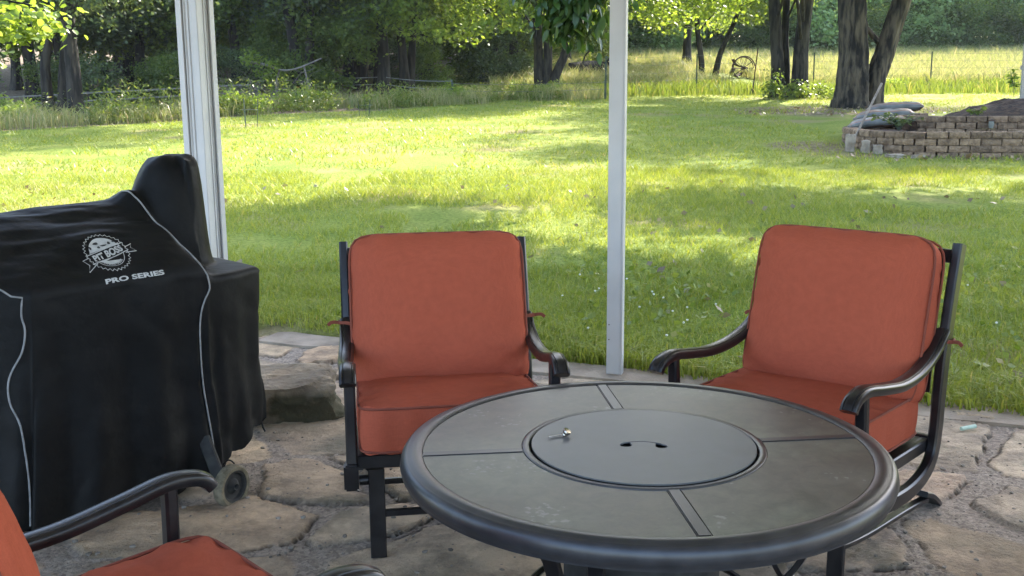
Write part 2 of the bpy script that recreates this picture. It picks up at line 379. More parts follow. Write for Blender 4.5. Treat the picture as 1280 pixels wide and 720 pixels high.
MT['grass'] = leafmat('grass_blades', (.165, .225, .034), (.30, .335, .062), (.40, .35, .15), trans=.4, glow=(1.3, 1.2, .6))
MT['pasture'] = leafmat('tall_pasture_grass', (.20, .25, .07), (.40, .37, .17), (.56, .42, .28), trans=.4, glow=(1.1, 1.05, .8))
MT['weed'] = leafmat('rank_weeds', (.10, .15, .025), (.22, .26, .06), (.34, .28, .12), trans=.4, glow=(1.3, 1.25, .6))
rngG = np.random.RandomState(3)
def frustum_area(y0, y1, lo=None, hi=None, cond=None):
    def f(rng, n):
        y = np.sqrt(rng.rand(n) * (y1 ** 2 - y0 ** 2) + y0 ** 2); x = (rng.rand(n) * 2 - 1) * (.53 * y + .5)
        k = (Lp(x, y) > .04)
        if cond is not None: k &= cond(x, y)
        return x[k], y[k]
    return f
def bed(x, y): return ~((x > 5.75) & (y > 16.0) & (y < 26) & (x < 12.5) & ((x - 5.75) * .9 + 16.1 > 0) & ((x > 6.2) | (y < 20)))
lawn = lambda x, y: (y < wood_edge(x) + .3) & bed(x, y) & (fbm(x * 1.1, y * 1.1, 4) + .33 > rngG.rand(len(x)) * .25)
def mown(x, y): return bed(x, y) & ((x > -1) | (y < wood_edge(x)))
def thin(x, y): return mown(x, y) & (fbm(x * .9 + 5, y * .9, 4) > -.17 + .05 * np.sin(x * 37))
near = lambda rng, n: frustum_area(4.4, 8.2)(rng, n)
V_all = []
def grass_all():
    objs = [polys_soup('lawn_grass', MT['grass'], rngG, 85000, frustum_area(4.6, 8.2, cond=thin),   .046, .0062, .9, 2, droop=.4, hvar=.9),
            polys_soup('lawn_grass', MT['grass'], rngG, 90000, frustum_area(8.2, 14.5, cond=thin), .052, .010, .9, 1, hvar=.9),
            polys_soup('lawn_grass', MT['grass'], rngG, 100000, frustum_area(14.5, 38.5, cond=thin), .048, .020, 1.0, 1, hvar=.9)]
    return objs
gobjs = grass_all()
def join(objs, name):
    Vs = []; Fs = []; off = 0
    for o in objs:
        me = o.data; v = np.empty(len(me.vertices) * 3, np.float32); me.vertices.foreach_get('co', v)
        f = np.empty(len(me.loops), np.int32); me.loops.foreach_get('vertex_index', f); Vs.append(v.reshape(-1, 3)); Fs.append(f.reshape(-1, 3) + off); off += len(me.vertices)
        mat = me.materials[0]; bpy.data.objects.remove(o)
    return npmesh(name, np.concatenate(Vs), np.concatenate(Fs), mat)
tag(join(gobjs, 'lawn_grass'), 'short mown lawn grass between patio and trees', 'grass', kind='stuff')
# ragged fringe along the patio edge
def fringe(rng, n):
    t = rng.rand(n) * 8 - 3.5; L_ = -.02 + .10 * (vnoise(t * 3, t * 0) - .5) + np.abs(rng.randn(n)) * .30
    x = EN[0] * (EC + L_) + t * EN[1]; y = EN[1] * (EC + L_) - t * EN[0]; return x, y
g = polys_soup('edge_grass', MT['grass'], rngG, 12000, fringe, .10, .008, .7, 2, droop=.6, hvar=.9)
tag(g, 'longer ragged grass along the edge of the stone patio', 'grass', kind='stuff')
def pasture_area(rng, n):
    y = 40 + (rng.rand(n) ** 1.3) * 32; x = -.8 + rng.rand(n) ** .9 * (.53 * y + 5); k = fbm(x * .3, y * .3, 3) > -.2
    k &= ~((np.abs(x - 9.4) < 1) & (y < 48)); return x[k], y[k]
g = polys_soup('pasture_grass', MT['pasture'], rngG, 110000, pasture_area, .42, .03, .4, 2, droop=.4, hvar=1.0)
tag(g, 'tall tan seeding grass in the pasture beyond the fence', 'grass', kind='stuff')
def fence_strip(rng, n):
    x = rng.rand(n) * 22; y = 37.5 + rng.randn(n) * 1.2; k = y > 35; return x[k], y[k]
g = polys_soup('fence_line_grass', MT['weed'], rngG, 12000, fence_strip, .32, .03, .4, 2, droop=.3, hvar=.9)
tag(g, 'knee high green grass along the fence line', 'grass', kind='stuff')
def weeds_area(rng, n):
    x = -13.5 + rng.rand(n) * 16.5; y = wood_edge(x) + .3 + np.abs(rng.randn(n)) * 1.8
    k = fbm(x * .9, y * .9 + 3, 3) > -.06; return x[k], y[k]
def weeds():
    rng = np.random.RandomState(5)
    x, y = weeds_area(rng, 2400); n = len(x); z = gz(x, y); h = (.15 + .95 * rng.rand(n) ** 1.6) * np.interp(x, [-13, -9, -5, -2, 3], [.7, 1.0, .8, .55, .5]); Vs = []; 
    # stalk leaves: each stalk ~14 leaf quads
    K = 14; t = rng.rand(n, K) ; cx = x[:, None] + .06 * rng.randn(n, K); cy = y[:, None] + .06 * rng.randn(n, K); cz = z[:, None] + h[:, None] * t
    C_ = np.stack([cx, cy, cz], -1).reshape(-1, 3)
    return C_, rng
def leaf_quads(Cn, size, rng, droop=.3, elong=1.8, szvar=.5):
    n = len(Cn); a = rng.rand(n) * 2 * PI; el = (rng.rand(n) - .5) * 1.6 - droop
    d = np.stack([np.cos(a) * np.cos(el), np.sin(a) * np.cos(el), np.sin(el)], 1)
    r_ = rng.randn(n, 3); s_ = np.cross(d, r_); s_ /= np.linalg.norm(s_, axis=1, keepdims=True) + 1e-9
    L_ = (size * (1 - szvar / 2 + szvar * rng.rand(n)))[:, None]; w = L_ / elong
    V = np.stack([Cn, Cn + d * L_ * .45 + s_ * w * .5, Cn + d * L_, Cn + d * L_ * .45 - s_ * w * .5], 1).reshape(-1, 3)
    return V, np.arange(4 * n).reshape(-1, 4)
C_, rg = weeds(); V, F = leaf_quads(C_, .11, rg, -.4, 3.2)
tag(npmesh('weeds', V, F, MT['weed']), 'tall leafy weeds in front of the wooded edge', 'weeds', kind='stuff')

def verge(rng, n):
    x = -14 + rng.rand(n) * 17; y = wood_edge(x) + .2 + np.abs(rng.randn(n)) * 2.2; k = fbm(x * .7 + 9, y * .7, 3) > -.1; return x[k], y[k]
g = polys_soup('verge_grass', MT['pasture'], rngG, 14000, verge, .30, .018, .5, 2, droop=.4, hvar=1.1)
tag(g, 'straw coloured unmown grass along the wooded edge', 'grass', kind='stuff')

# ------------------------------------------------------------------ trees
LEAF = {
 'dark': leafmat('leaves_dark', (.065, .095, .045), (.13, .175, .08), (.20, .25, .09), trans=.4, glow=(1.8, 1.7, .7)),
 'mid': leafmat('leaves_mid', (.07, .115, .03), (.15, .205, .055), (.24, .29, .085), trans=.48, glow=(1.8, 1.65, .7)),
 'bright': leafmat('leaves_bright', (.13, .20, .04), (.24, .32, .07), (.34, .40, .11), trans=.5, glow=(1.6, 1.5, .65)),
 'grey': leafmat('leaves_greygreen', (.07, .10, .05), (.12, .16, .08), (.17, .2, .10), trans=.35, glow=(1.2, 1.2, .8)),
 'big': leafmat('leaves_glossy', (.025, .05, .014), (.05, .09, .022), (.07, .12, .025), trans=.2, rough=.3, glow=(1.4, 1.5, .5)),
}
LEAF['far'] = leafmat('leaves_far_lit', (.20, .30, .12), (.34, .44, .19), (.42, .50, .24), trans=.5, glow=(1.5, 1.5, .9))  # paler base colour stands in for sunlight on the distant trees
def crown_pts(rng, lobes, ncl, per, cr_):
    """clump centres on the shells of several lobes; leaves around each clump"""
    out = []
    w = np.array([l[3] * l[4] for l in lobes]); w = w / w.sum()
    for l, k in zip(lobes, (w * ncl).astype(int) + 1):
        d = rng.randn(k, 3); d /= np.linalg.norm(d, axis=1, keepdims=True); rr = (.35 + .65 * rng.rand(k) ** .45)[:, None]
        c = np.array(l[:3]) + d * rr * np.array([l[3], l[3], l[4]])
        sz = cr_ * (.5 + rng.rand(k))[:, None, None]
        q = rng.randn(k, per, 3) * np.array([1, 1, .55]) * sz * .6
        out.append((c[:, None] + q).reshape(-1, 3))
    return np.concatenate(out)
def crown_mesh(name, seed, lobes, ncl, per, cr_, leaf, mat, elong=1.7, droop=.3):
    rng = np.random.RandomState(seed); Cn = crown_pts(rng, lobes, ncl, per, cr_); V, F = leaf_quads(Cn, leaf, rng, droop, elong)
    me_o = npmesh(name, V, F, mat); me = me_o.data; bpy.data.objects.remove(me_o); return me
def rand_lobes(seed, R_, z0, z1, n):
    r = random.Random(seed); out = []
    for i in range(n):
        a = r.uniform(0, 2 * PI); z = r.uniform(z0, z1); q = R_ * r.uniform(.25, .75) * (1 - .5 * abs((z - (z0 + z1) / 2) / (z1 - z0 + .01)))
        s = R_ * r.uniform(.28, .5); out.append((math.cos(a) * q, math.sin(a) * q, z, s, s * r.uniform(.5, .8)))
    return out
def trunk_mesh(name, seed, stems, mat, limbs=6, crown=(2.5, 7), reach=3.0):
    """stems: list of (list of (x,y,z), r0, r1)"""
    r = random.Random(seed); mb = MB()
    for pts, r0, r1 in stems:
        P = cr(pts, 16 if r0 > .25 else 8)
        n = len(P); wob = [r.uniform(-.04, .04) * r0 * .8 for _ in P]
        P = [Vector((p.x + (wob[i] if 0 < i < n - 1 else 0), p.y, p.z)) for i, p in enumerate(P)]
        ph = [r.uniform(0, 6.3) for _ in range(3)]
        NB = 56 if r0 > .25 else 26; fr_ = 17 if r0 > .25 else 9
        def prof(t, r0=r0, r1=r1, ph=ph, NB=NB, fr_=fr_):
            rad = r0 + (r1 - r0) * t + r0 * .55 * math.exp(-t * 14); o_ = []
            for k in range(NB):
                a = 2 * PI * k / NB; w_ = 1 + .09 * math.sin(3 * a + ph[0]) * (1 + 1.2 * math.exp(-t * 10)) + .06 * math.sin(5 * a + ph[1] + 3 * t)
                w_ += .045 * abs(math.sin(fr_ * .5 * a + ph[2] + 1.3 * math.sin(t * 31 + 2 * a))) + .02 * math.sin(a * 23 + t * 60); o_.append((rad * w_ * math.cos(a), rad * w_ * math.sin(a)))
            return o_
        mb.sweep(P, prof)
        for k in range(limbs):
            t = r.uniform(.55, .98); i = int(t * (n - 1)); b = P[i]; a = r.uniform(0, 2 * PI); ln = reach * r.uniform(.5, 1)
            q = [b, b + Vector((math.cos(a) * ln * .35, math.sin(a) * ln * .35, ln * .40)), b + Vector((math.cos(a) * ln * .7, math.sin(a) * ln * .7, ln * .75 + r.uniform(-.2, .3))), b + Vector((math.cos(a + .3) * ln, math.sin(a + .3) * ln, ln * .95 + r.uniform(-.4, .3)))]
            rr = (r0 + (r1 - r0) * t) * .32
            mb.tube(cr(q, 4), lambda t, rr=rr: rr * (1 - .85 * t) + .008, 6)
    o = mb.build(name, mat, sharp=80); me = o.data; bpy.data.objects.remove(o); return me
def tree(name, loc, rz, tm, cm, label, cat='tree', group=None, s=1.0):
    e = empty(name, (loc[0], loc[1], gz1(loc[0], loc[1]) - .05), rz, label, cat, group); e.scale = (s, s, s)
    if tm: t = bpy.data.objects.new('trunk', tm); col.objects.link(t); t.parent = e
    c = bpy.data.objects.new('crown', cm); col.objects.link(c); c.parent = e
    return e
def over(targets, trunk, seed, z0=6.6, z1=8.2, s0=.9, s1=1.3):
    """crown lobes (relative to the trunk) standing between the sun and patches of ground"""
    r_ = random.Random(seed); out = []; kx = math.sin(R(SUN_AZ)) / math.tan(R(SUN_EL)); ky = math.cos(R(SUN_AZ)) / math.tan(R(SUN_EL))
    for (x, y) in targets:
        h = r_.uniform(z0, z1); s_ = r_.uniform(s0, s1); g = gz1(x, y); out.append((x + (h) * kx - trunk[0], y + h * ky - trunk[1], h + g - gz1(*trunk), s_, s_ * .55))
    return out
# --- generic woodland kinds (shared meshes)
crA = crown_mesh('crown', 11, rand_lobes(1, 4.0, 2.8, 9.0, 14), 560, 34, .50, .17, LEAF['dark'])
crB = crown_mesh('crown', 12, rand_lobes(2, 3.4, 2.2, 8.5, 13), 480, 34, .48, .17, LEAF['mid'])
crC = crown_mesh('crown', 13, rand_lobes(3, 4.2, 2.2, 10.0, 15), 520, 34, .50, .17, LEAF['bright'])
crU = crown_mesh('crown', 14, rand_lobes(4, 1.8, .3, 2.4, 9), 220, 30, .34, .13, LEAF['mid'])
crV = crown_mesh('crown', 15, rand_lobes(5, 1.8, .2, 2.2, 9), 220, 30, .34, .13, LEAF['dark'])
crW = crown_mesh('crown', 16, rand_lobes(6, 4.6, 1.2, 11.0, 16), 480, 30, .8, .30, LEAF['grey'])
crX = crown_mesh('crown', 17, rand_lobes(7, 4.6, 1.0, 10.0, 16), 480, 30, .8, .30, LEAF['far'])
tmA = trunk_mesh('trunk', 1, [([(0, 0, -.1), (.05, 0, 1.5), (-.1, .1, 4), (.1, 0, 8)], .22, .08)], MT['bark'])
tmB = trunk_mesh('trunk', 2, [([(0, 0, -.1), (-.1, 0, 1.5), (-.3, .1, 4), (-.5, 0, 7)], .17, .07), ([(.15, 0, -.1), (.3, 0, 1.5), (.6, .1, 4), (.9, 0, 7)], .15, .06)], MT['bark'])
r = random.Random(42)
WG = 'trees of the dense wood on the left'
k = 0
for row, (y0, y1, n, x0, x1) in enumerate(((38, 44, 13, -21, -1), (45, 52, 14, -26, 3), (54, 62, 14, -32, 5))):
    for i in range(n):
        x = x0 + (x1 - x0) * (i + .5) / n + r.uniform(-.7, .7); y = r.uniform(y0, y1)
        if row == 0 and x > -2.5: y += 8
        cm = (crA, crC, crB, crA)[k % 4]; tm = (tmA, tmB)[k % 2]; k += 1
        tree('woodland_tree', (x, y), r.uniform(0, 6.28), tm, cm, 'shaded deciduous tree with dark trunk inside the dense wood on the left', group=WG, s=r.uniform(1.0, 1.35))
for i in range(15):
    x = -20 + 24 * (i + .5) / 15 + r.uniform(-.5, .5); y = np.interp(x, [-20, -8, 0, 4], [34, 37, 45, 50]) + r.uniform(-1.5, 3)
    tree('understorey_bush', (x, float(y)), r.uniform(0, 6.28), None, crV if i % 3 == 0 else crU, 'leafy understorey bush filling the gaps between trunks of the left wood', 'bush', 'understorey bushes of the left wood', s=r.uniform(.6, 1.15))
for i in range(12):
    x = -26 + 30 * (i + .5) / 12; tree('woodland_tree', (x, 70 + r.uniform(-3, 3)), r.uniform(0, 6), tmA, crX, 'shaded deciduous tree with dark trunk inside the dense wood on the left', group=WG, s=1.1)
# far treeline behind the pasture
for i in range(17):
    x = 4 + 50 * (i + .5) / 17 + r.uniform(-1, 1); y = 77 + r.uniform(-3, 5)
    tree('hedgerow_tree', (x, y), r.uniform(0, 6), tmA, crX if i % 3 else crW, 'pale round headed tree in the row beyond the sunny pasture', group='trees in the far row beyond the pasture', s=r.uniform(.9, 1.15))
for i in range(16):
    x = 2 + 52 * (i + .5) / 16 + r.uniform(-1, 1); y = 74 + r.uniform(-2, 1)
    tree('hedgerow_bush', (x, y), r.uniform(0, 6), None, crU, 'low bush at the foot of the far row of trees', 'bush', 'bushes at the foot of the far tree row', s=r.uniform(1.1, 1.8))

for i in range(16):
    x = -2 + 70 * (i + .5) / 16 + r.uniform(-1, 1)
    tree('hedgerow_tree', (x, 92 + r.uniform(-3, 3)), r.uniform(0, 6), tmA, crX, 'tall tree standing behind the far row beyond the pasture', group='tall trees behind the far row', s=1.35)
# --- individually seen trees
tree('field_edge_tree', (-12.3, 28.7), 0, trunk_mesh('trunk', 21, [([(-.2, 0, -.1), (-.25, 0, 1.2), (-.1, .1, 2.8), (-.5, 0, 6)], .15, .08), ([(.15, 0, -.1), (.25, 0, 1.2), (.5, .1, 3), (.9, 0, 6)], .15, .08)], MT['bark'], 7),
     crown_mesh('crown', 21, rand_lobes(21, 3.6, 3.0, 8.0, 11), 520, 36, .5, .13, LEAF['dark']), 'twin stemmed dark tree by the pale rails, furthest left in the yard')
tree('field_edge_tree', (-10.8, 26.2), 0, trunk_mesh('trunk', 22, [([(0, 0, -.1), (0, 0, 1.3), (-.05, .1, 3), (.1, 0, 6)], .185, .12)], MT['bark'], 7),
     crown_mesh('crown', 22, [(0.6, 0, 3.0, 1.3, .8), (-1.4, .3, 3.4, 1.5, 1), (1.9, .4, 3.7, 1.7, .9)] + rand_lobes(22, 3.4, 4.2, 8.0, 9), 480, 36, .5, .13, LEAF['dark']), 'single thick trunk tree standing in weeds at the left lawn edge')
tree('field_edge_tree', (-7.4, 37.6), 0, trunk_mesh('trunk', 23, [([(-.1, 0, -.1), (-.15, 0, 1.3), (-.4, .1, 3), (-.9, 0, 7)], .22, .13), ([(.2, 0, -.1), (.3, 0, 1.5), (.4, .1, 3), (.7, 0, 7)], .18, .1)], MT['bark'], 7),
     crown_mesh('crown', 23, rand_lobes(23, 4.2, 2.7, 8.5, 12), 560, 36, .6, .17, LEAF['grey']), 'forked trunk tree right behind the pale broken limb at the wood edge')
tree('field_edge_tree', (-5.2, 42.5), 0, trunk_mesh('trunk', 24, [([(0, 0, -.1), (0, 0, 1.5), (.1, .1, 4), (.1, 0, 8)], .24, .13)], MT['bark'], 7), crA, 'straight trunk tree at the wood edge left of the white wire fence')
tree('field_edge_tree', (-3.6, 44.2), .5, trunk_mesh('trunk', 25, [([(0, 0, -.1), (0, 0, 1.5), (-.1, .1, 4), (.1, 0, 8)], .2, .13)], MT['bark'], 7), crB, 'straight trunk tree at the wood edge behind the white wire fence')
tree('field_edge_tree', (.15, 48), .9, trunk_mesh('trunk', 26, [([(0, 0, -.1), (0, 0, 1.5), (.1, .1, 4), (.1, 0, 8)], .2, .13)], MT['bark'], 7), crC, 'slim dark trunk tree just left of the fork trunked tree by the white post')
tree('lawn_tree', (1.25, 37.4), 0, trunk_mesh('trunk', 27, [([(-.2, 0, -.1), (-.25, 0, .8), (-.3, .1, 2.2), (-.6, 0, 6)], .2, .12), ([(0, 0, -.1), (.05, 0, .8), (.1, .1, 2.2), (.3, 0, 6)], .17, .12), ([(.15, 0, -.1), (.35, 0, .7), (.75, .1, 1.7), (.9, 0, 3.5), (1.4, 0, 6)], .17, .1)], MT['bark'], 6),
     crown_mesh('crown', 27, [(-3.6, -1, 3.0, 2.0, 1.2), (-1.7, -1.5, 2.7, 1.2, .8), (-5.6, 0, 3.6, 1.6, 1.1), (-3.2, -1, 4.4, 2.2, 1.2), (.6, -1.5, 2.5, .7, .6), (2.6, 0, 3.4, 1.6, 1.0), (5.0, 0, 3.5, 1.9, 1.2), (7.0, 0, 4.2, 1.6, 1.0)] + rand_lobes(27, 5.0, 5.2, 8.5, 7) + [(-2, -3.5, 11.5, 2.2, 1.4), (-4.5, -2, 12, 2.4, 1.5), (-3.4, -5.2, 11, 1.8, 1.2), (-6.5, -3.5, 11.8, 2.0, 1.3)], 1150, 40, .5, .17, LEAF['bright']), 'low forked tree with pale green crown just left of the slim white post')  # the highest lobes are added out of view to shade the left lawn
tree('lawn_tree', (9.3, 56), 0, trunk_mesh('trunk', 28, [([(0, 0, -.1), (0, 0, 1.5), (.1, .1, 4), (.1, 0, 8)], .22, .13)], MT['bark'], 7), crB, 'distant dark trunk tree in the pasture, left of the leaning pair')
tree('lawn_tree', (8.3, 45.5), 0, trunk_mesh('trunk', 29, [([(-.1, 0, -.1), (-.15, 0, 1.0), (-.35, .1, 2.6), (-.5, 0, 6)], .13, .08), ([(.5, 0.4, -.1), (.75, 0.3, 1.2), (1.3, .1, 2.6), (2.1, 0, 5)], .13, .07)], MT['bark'], 7),
     crown_mesh('crown', 29, [(-1.6, -.5, 3.2, 1.4, .9), (1.8, -.5, 3.3, 1.5, .9), (3.2, 0, 3.9, 1.5, 1)] + rand_lobes(29, 3.8, 4.4, 8.0, 9), 560, 38, .5, .16, LEAF['mid']), 'slender tree leaning right beside the old iron plough')
tree('lawn_tree', (8.95, 34.0), 0, trunk_mesh('trunk', 30, [([(-.35, 0, -.1), (-.4, 0, 1), (-.5, .1, 2.4), (-.9, 0, 6)], .22, .15), ([(.3, 0, -.1), (.3, 0, 1), (.4, .1, 2.4), (.75, 0, 6)], .26, .17), ([(-.05, .3, -.1), (-.05, .3, 1), (-.1, .4, 2.4), (0, .3, 6)], .13, .1)], MT['bark'], 7),
     crown_mesh('crown', 30, [(-3.4, -1, 4.4, 1.5, .8), (2.4, -.5, 4.6, 1.6, .8), (0, -1.2, 4.2, 1.2, .6)] + rand_lobes(30, 4.6, 5.0, 9.0, 9) + over([(3.5, 24.5), (6, 25.2), (8.4, 24.2), (10.6, 25), (5, 27.5), (7.6, 28), (11, 28), (13.4, 26.5), (2.5, 28.5)], (8.95, 34), 9, 9, 11, 1.4, 1.9), 1100, 38, .5, .15, LEAF['mid']), 'pair of dark trunks rising from ivy, left of the thick oak')
tree('thick_oak', (9.55, 28.6), 0, trunk_mesh('trunk', 31, [([(-.28, 0, -.15), (-.27, 0, .7), (-.30, .1, 2.0), (-.75, 0, 6)], .46, .30), ([(.28, .1, -.15), (.30, .1, .7), (.75, .2, 2.1), (1.7, 0, 6)], .32, .2)], MT['bark_brown'], 4, reach=4),
     crown_mesh('crown', 31, [(2.6, -1, 4.1, 1.7, .7), (-1.6, -1.4, 4.3, 1.2, .5)] + rand_lobes(31, 5.6, 5.2, 10.0, 14), 760, 40, .5, .15, LEAF['mid']), 'thick oak forked at its base, beside the block garden bed')
# near trees outside the frame whose branches hang into it and shade the lawn
def leaf_big(Cn, size, rng, droop=.9, elong=2.2):
    n = len(Cn); a = rng.rand(n) * 2 * PI; el = -droop + (rng.rand(n) - .5) * 1.0
    d = np.stack([np.cos(a) * np.cos(el), np.sin(a) * np.cos(el), np.sin(el)], 1)
    s_ = np.cross(d, np.array([0, 0, 1.]) + .5 * rng.randn(n, 3)); s_ /= np.linalg.norm(s_, axis=1, keepdims=True) + 1e-9
    u = np.cross(s_, d); L_ = (size * (.7 + .6 * rng.rand(n)))[:, None]; w = L_ / elong
    V = np.stack([Cn, Cn + d * L_ * .3 + s_ * w * .45 + u * w * .15, Cn + d * L_ * .7 + s_ * w * .38 + u * w * .12, Cn + d * L_,
                  Cn + d * L_ * .7 - s_ * w * .38 + u * w * .12, Cn + d * L_ * .3 - s_ * w * .45 + u * w * .15, Cn + d * L_ * .5], 1).reshape(-1, 3)
    b = np.arange(n) * 7
    F = np.concatenate([np.stack([b, b + 1, b + 6], 1), np.stack([b + 1, b + 2, b + 6], 1), np.stack([b + 2, b + 3, b + 6], 1), np.stack([b + 3, b + 4, b + 6], 1), np.stack([b + 4, b + 5, b + 6], 1), np.stack([b + 5, b, b + 6], 1)])
    return V, F
def shade_tree(loc, seed, lobes_leaf, low, label, stems, leafmat_, big, extra_limbs=(), barkm='bark', ncl=420):
    """loc: trunk; lobes relative to trunk"""
    e = empty('yard_tree', (loc[0], loc[1], gz1(*loc) - .05), 0, label, 'tree')
    mb = MB()
    tm = trunk_mesh('trunk', seed, stems, MT[barkm], 5, reach=3.5)
    t = bpy.data.objects.new('trunk', tm); col.objects.link(t); t.parent = e
    if extra_limbs:
        for pts, r0 in extra_limbs: mb.tube(cr(pts, 6), lambda q, r0=r0: r0 * (1 - .9 * q) + .004, 7)
        mb.build('limb', MT[barkm], e, sharp=80)
    rng = np.random.RandomState(seed)
    Cn = crown_pts(rng, lobes_leaf, ncl, 38, .55); V, F = leaf_quads(Cn, .17, rng, .3, 1.7)
    npmesh('crown', V, F, leafmat_, e)
    if low:
        Cn = crown_pts(rng, low, big[1], big[2], big[3]); V, F = leaf_big(Cn, big[0], rng, big[4], big[5])
        npmesh('hanging_foliage', V, F, LEAF[big[6]], e)
    return e
def rl(seed, boxes, n, s0, s1):
    """n lobes inside boxes (x0,x1,y0,y1,z0,z1)"""
    r_ = random.Random(seed); out = []
    for i in range(n):
        b = boxes[i % len(boxes)]; s = r_.uniform(s0, s1)
        out.append((r_.uniform(b[0], b[1]), r_.uniform(b[2], b[3]), r_.uniform(b[4], b[5]), s, s * .6))
    return out
shade_tree((9.6, 12.6), 51, rl(51, [(-8.4, -2.6, -2.6, .8, 5.4, 7.4)], 24, 1.1, 1.7),
    [(-8.95, -.6, 2.35, .24, .24), (-9.2, -.6, 2.6, .24, .2), (-8.85, -.5, 2.0, .17, .15), (-8.65, -.6, 2.5, .2, .2), (-9.0, -.4, 2.1, .16, .16)],
    'dark glossy leaves hanging from a tree beyond the slim white post',
    [([(0, 0, -.1), (.05, 0, 1.5), (-.3, 0, 3.2), (-1.2, .1, 6.5)], .24, .12)], LEAF['mid'], (.15, 130, 10, .24, 1.0, 2.1, 'big'),
    [([(-.3, 0, 3.2), (-3, 0, 5.2), (-6.4, -.3, 5.6), (-8.3, -.5, 4.2), (-8.75, -.6, 2.4)], .11)], ncl=1000)
shade_tree((11.2, 16.5), 52, over([(-2.9, 10.2), (-1.6, 10.6), (-2.4, 8.9), (-1.2, 9.2), (-2.0, 7.6), (-.9, 7.9), (.2, 7.4), (-.2, 6.4), (1.0, 6.9), (-3.6, 8.6), (-1.6, 6.4)], (11.2, 16.5), 52), [],
    'tree beyond the right edge of the photo that shades the patio',
    [([(0, 0, -.1), (.05, 0, 1.5), (-.3, 0, 3.2), (-1.6, .1, 6.8)], .26, .13)], LEAF['mid'], (.15, 10, 7, .3, .9, 2.1, 'mid'), ncl=620)
shade_tree((14.0, 18.8), 53, over([(2.0, 11.0), (3.1, 10.6), (4.2, 11.0), (5.4, 10.7), (6.6, 10.5), (3.6, 9.7), (4.9, 9.5), (6.0, 9.0), (3.9, 7.6), (4.7, 6.9), (5.6, 7.8)], (14.0, 18.8), 53), [(-4.6, -.6, 2.95, .9, .3), (-6.2, -.6, 3.05, .6, .3)],
    'tree beyond the right edge with a branch reaching over the raised bed',
    [([(0, 0, -.1), (.05, 0, 1.5), (-.3, 0, 3.2), (-1.6, .1, 6.8)], .26, .13)], LEAF['mid'], (.12, 40, 9, .3, .6, 1.6, 'mid'),
    [([(-.3, 0, 3.0), (-2.6, -.2, 3.6), (-4.6, -.5, 3.2), (-6.2, -.6, 3.1)], .07)], ncl=380)
shade_tree((18.5, 24.5), 54, over([(1.8, 17.2), (3.0, 18.3), (4.4, 17.4), (5.4, 18.8), (3.9, 20.0), (6.6, 17.2), (7.6, 18.4), (8.6, 17.0), (9.8, 18.2), (8.4, 20.0), (10.8, 17.0), (6.4, 20.4), (7.2, 15.8), (8.8, 15.6), (5.6, 15.9), (10.4, 20.2)], (18.5, 24.5), 54, 7.5, 9.5, 1.2, 1.7), [],
    'tree beyond the right edge that shades the block garden bed',
    [([(0, 0, -.1), (.05, 0, 1.5), (-.3, 0, 3.2), (-1.6, .1, 6.8)], .3, .15)], LEAF['mid'], (.15, 10, 7, .3, .9, 2.1, 'mid'), ncl=760)
shade_tree((-7.6, 9.4), 55, rl(55, [(-6.6, -2.4, -1.6, 1.6, 3.6, 6.0)], 9, .9, 1.4),
    [(3.2, -.4, 2.05, .45, .2), (3.0, -.5, 2.3, .5, .2), (2.8, -.4, 1.75, .38, .2), (2.5, -.3, 1.95, .4, .25), (3.6, -.4, 1.95, .28, .12), (2.2, -.4, 1.65, .35, .2)],
    'pale green lobed leaf branch reaching in at the top left corner',
    [([(0, 0, -.1), (.05, 0, 1.5), (.2, 0, 3.0), (.1, .1, 5.6)], .15, .07)], LEAF['bright'], (.072, 150, 16, .16, .5, 1.25, 'bright'),
    [([(.2, 0, 2.2), (1.4, -.2, 2.5), (2.5, -.4, 2.3), (3.6, -.4, 2.1)], .035)], ncl=260)

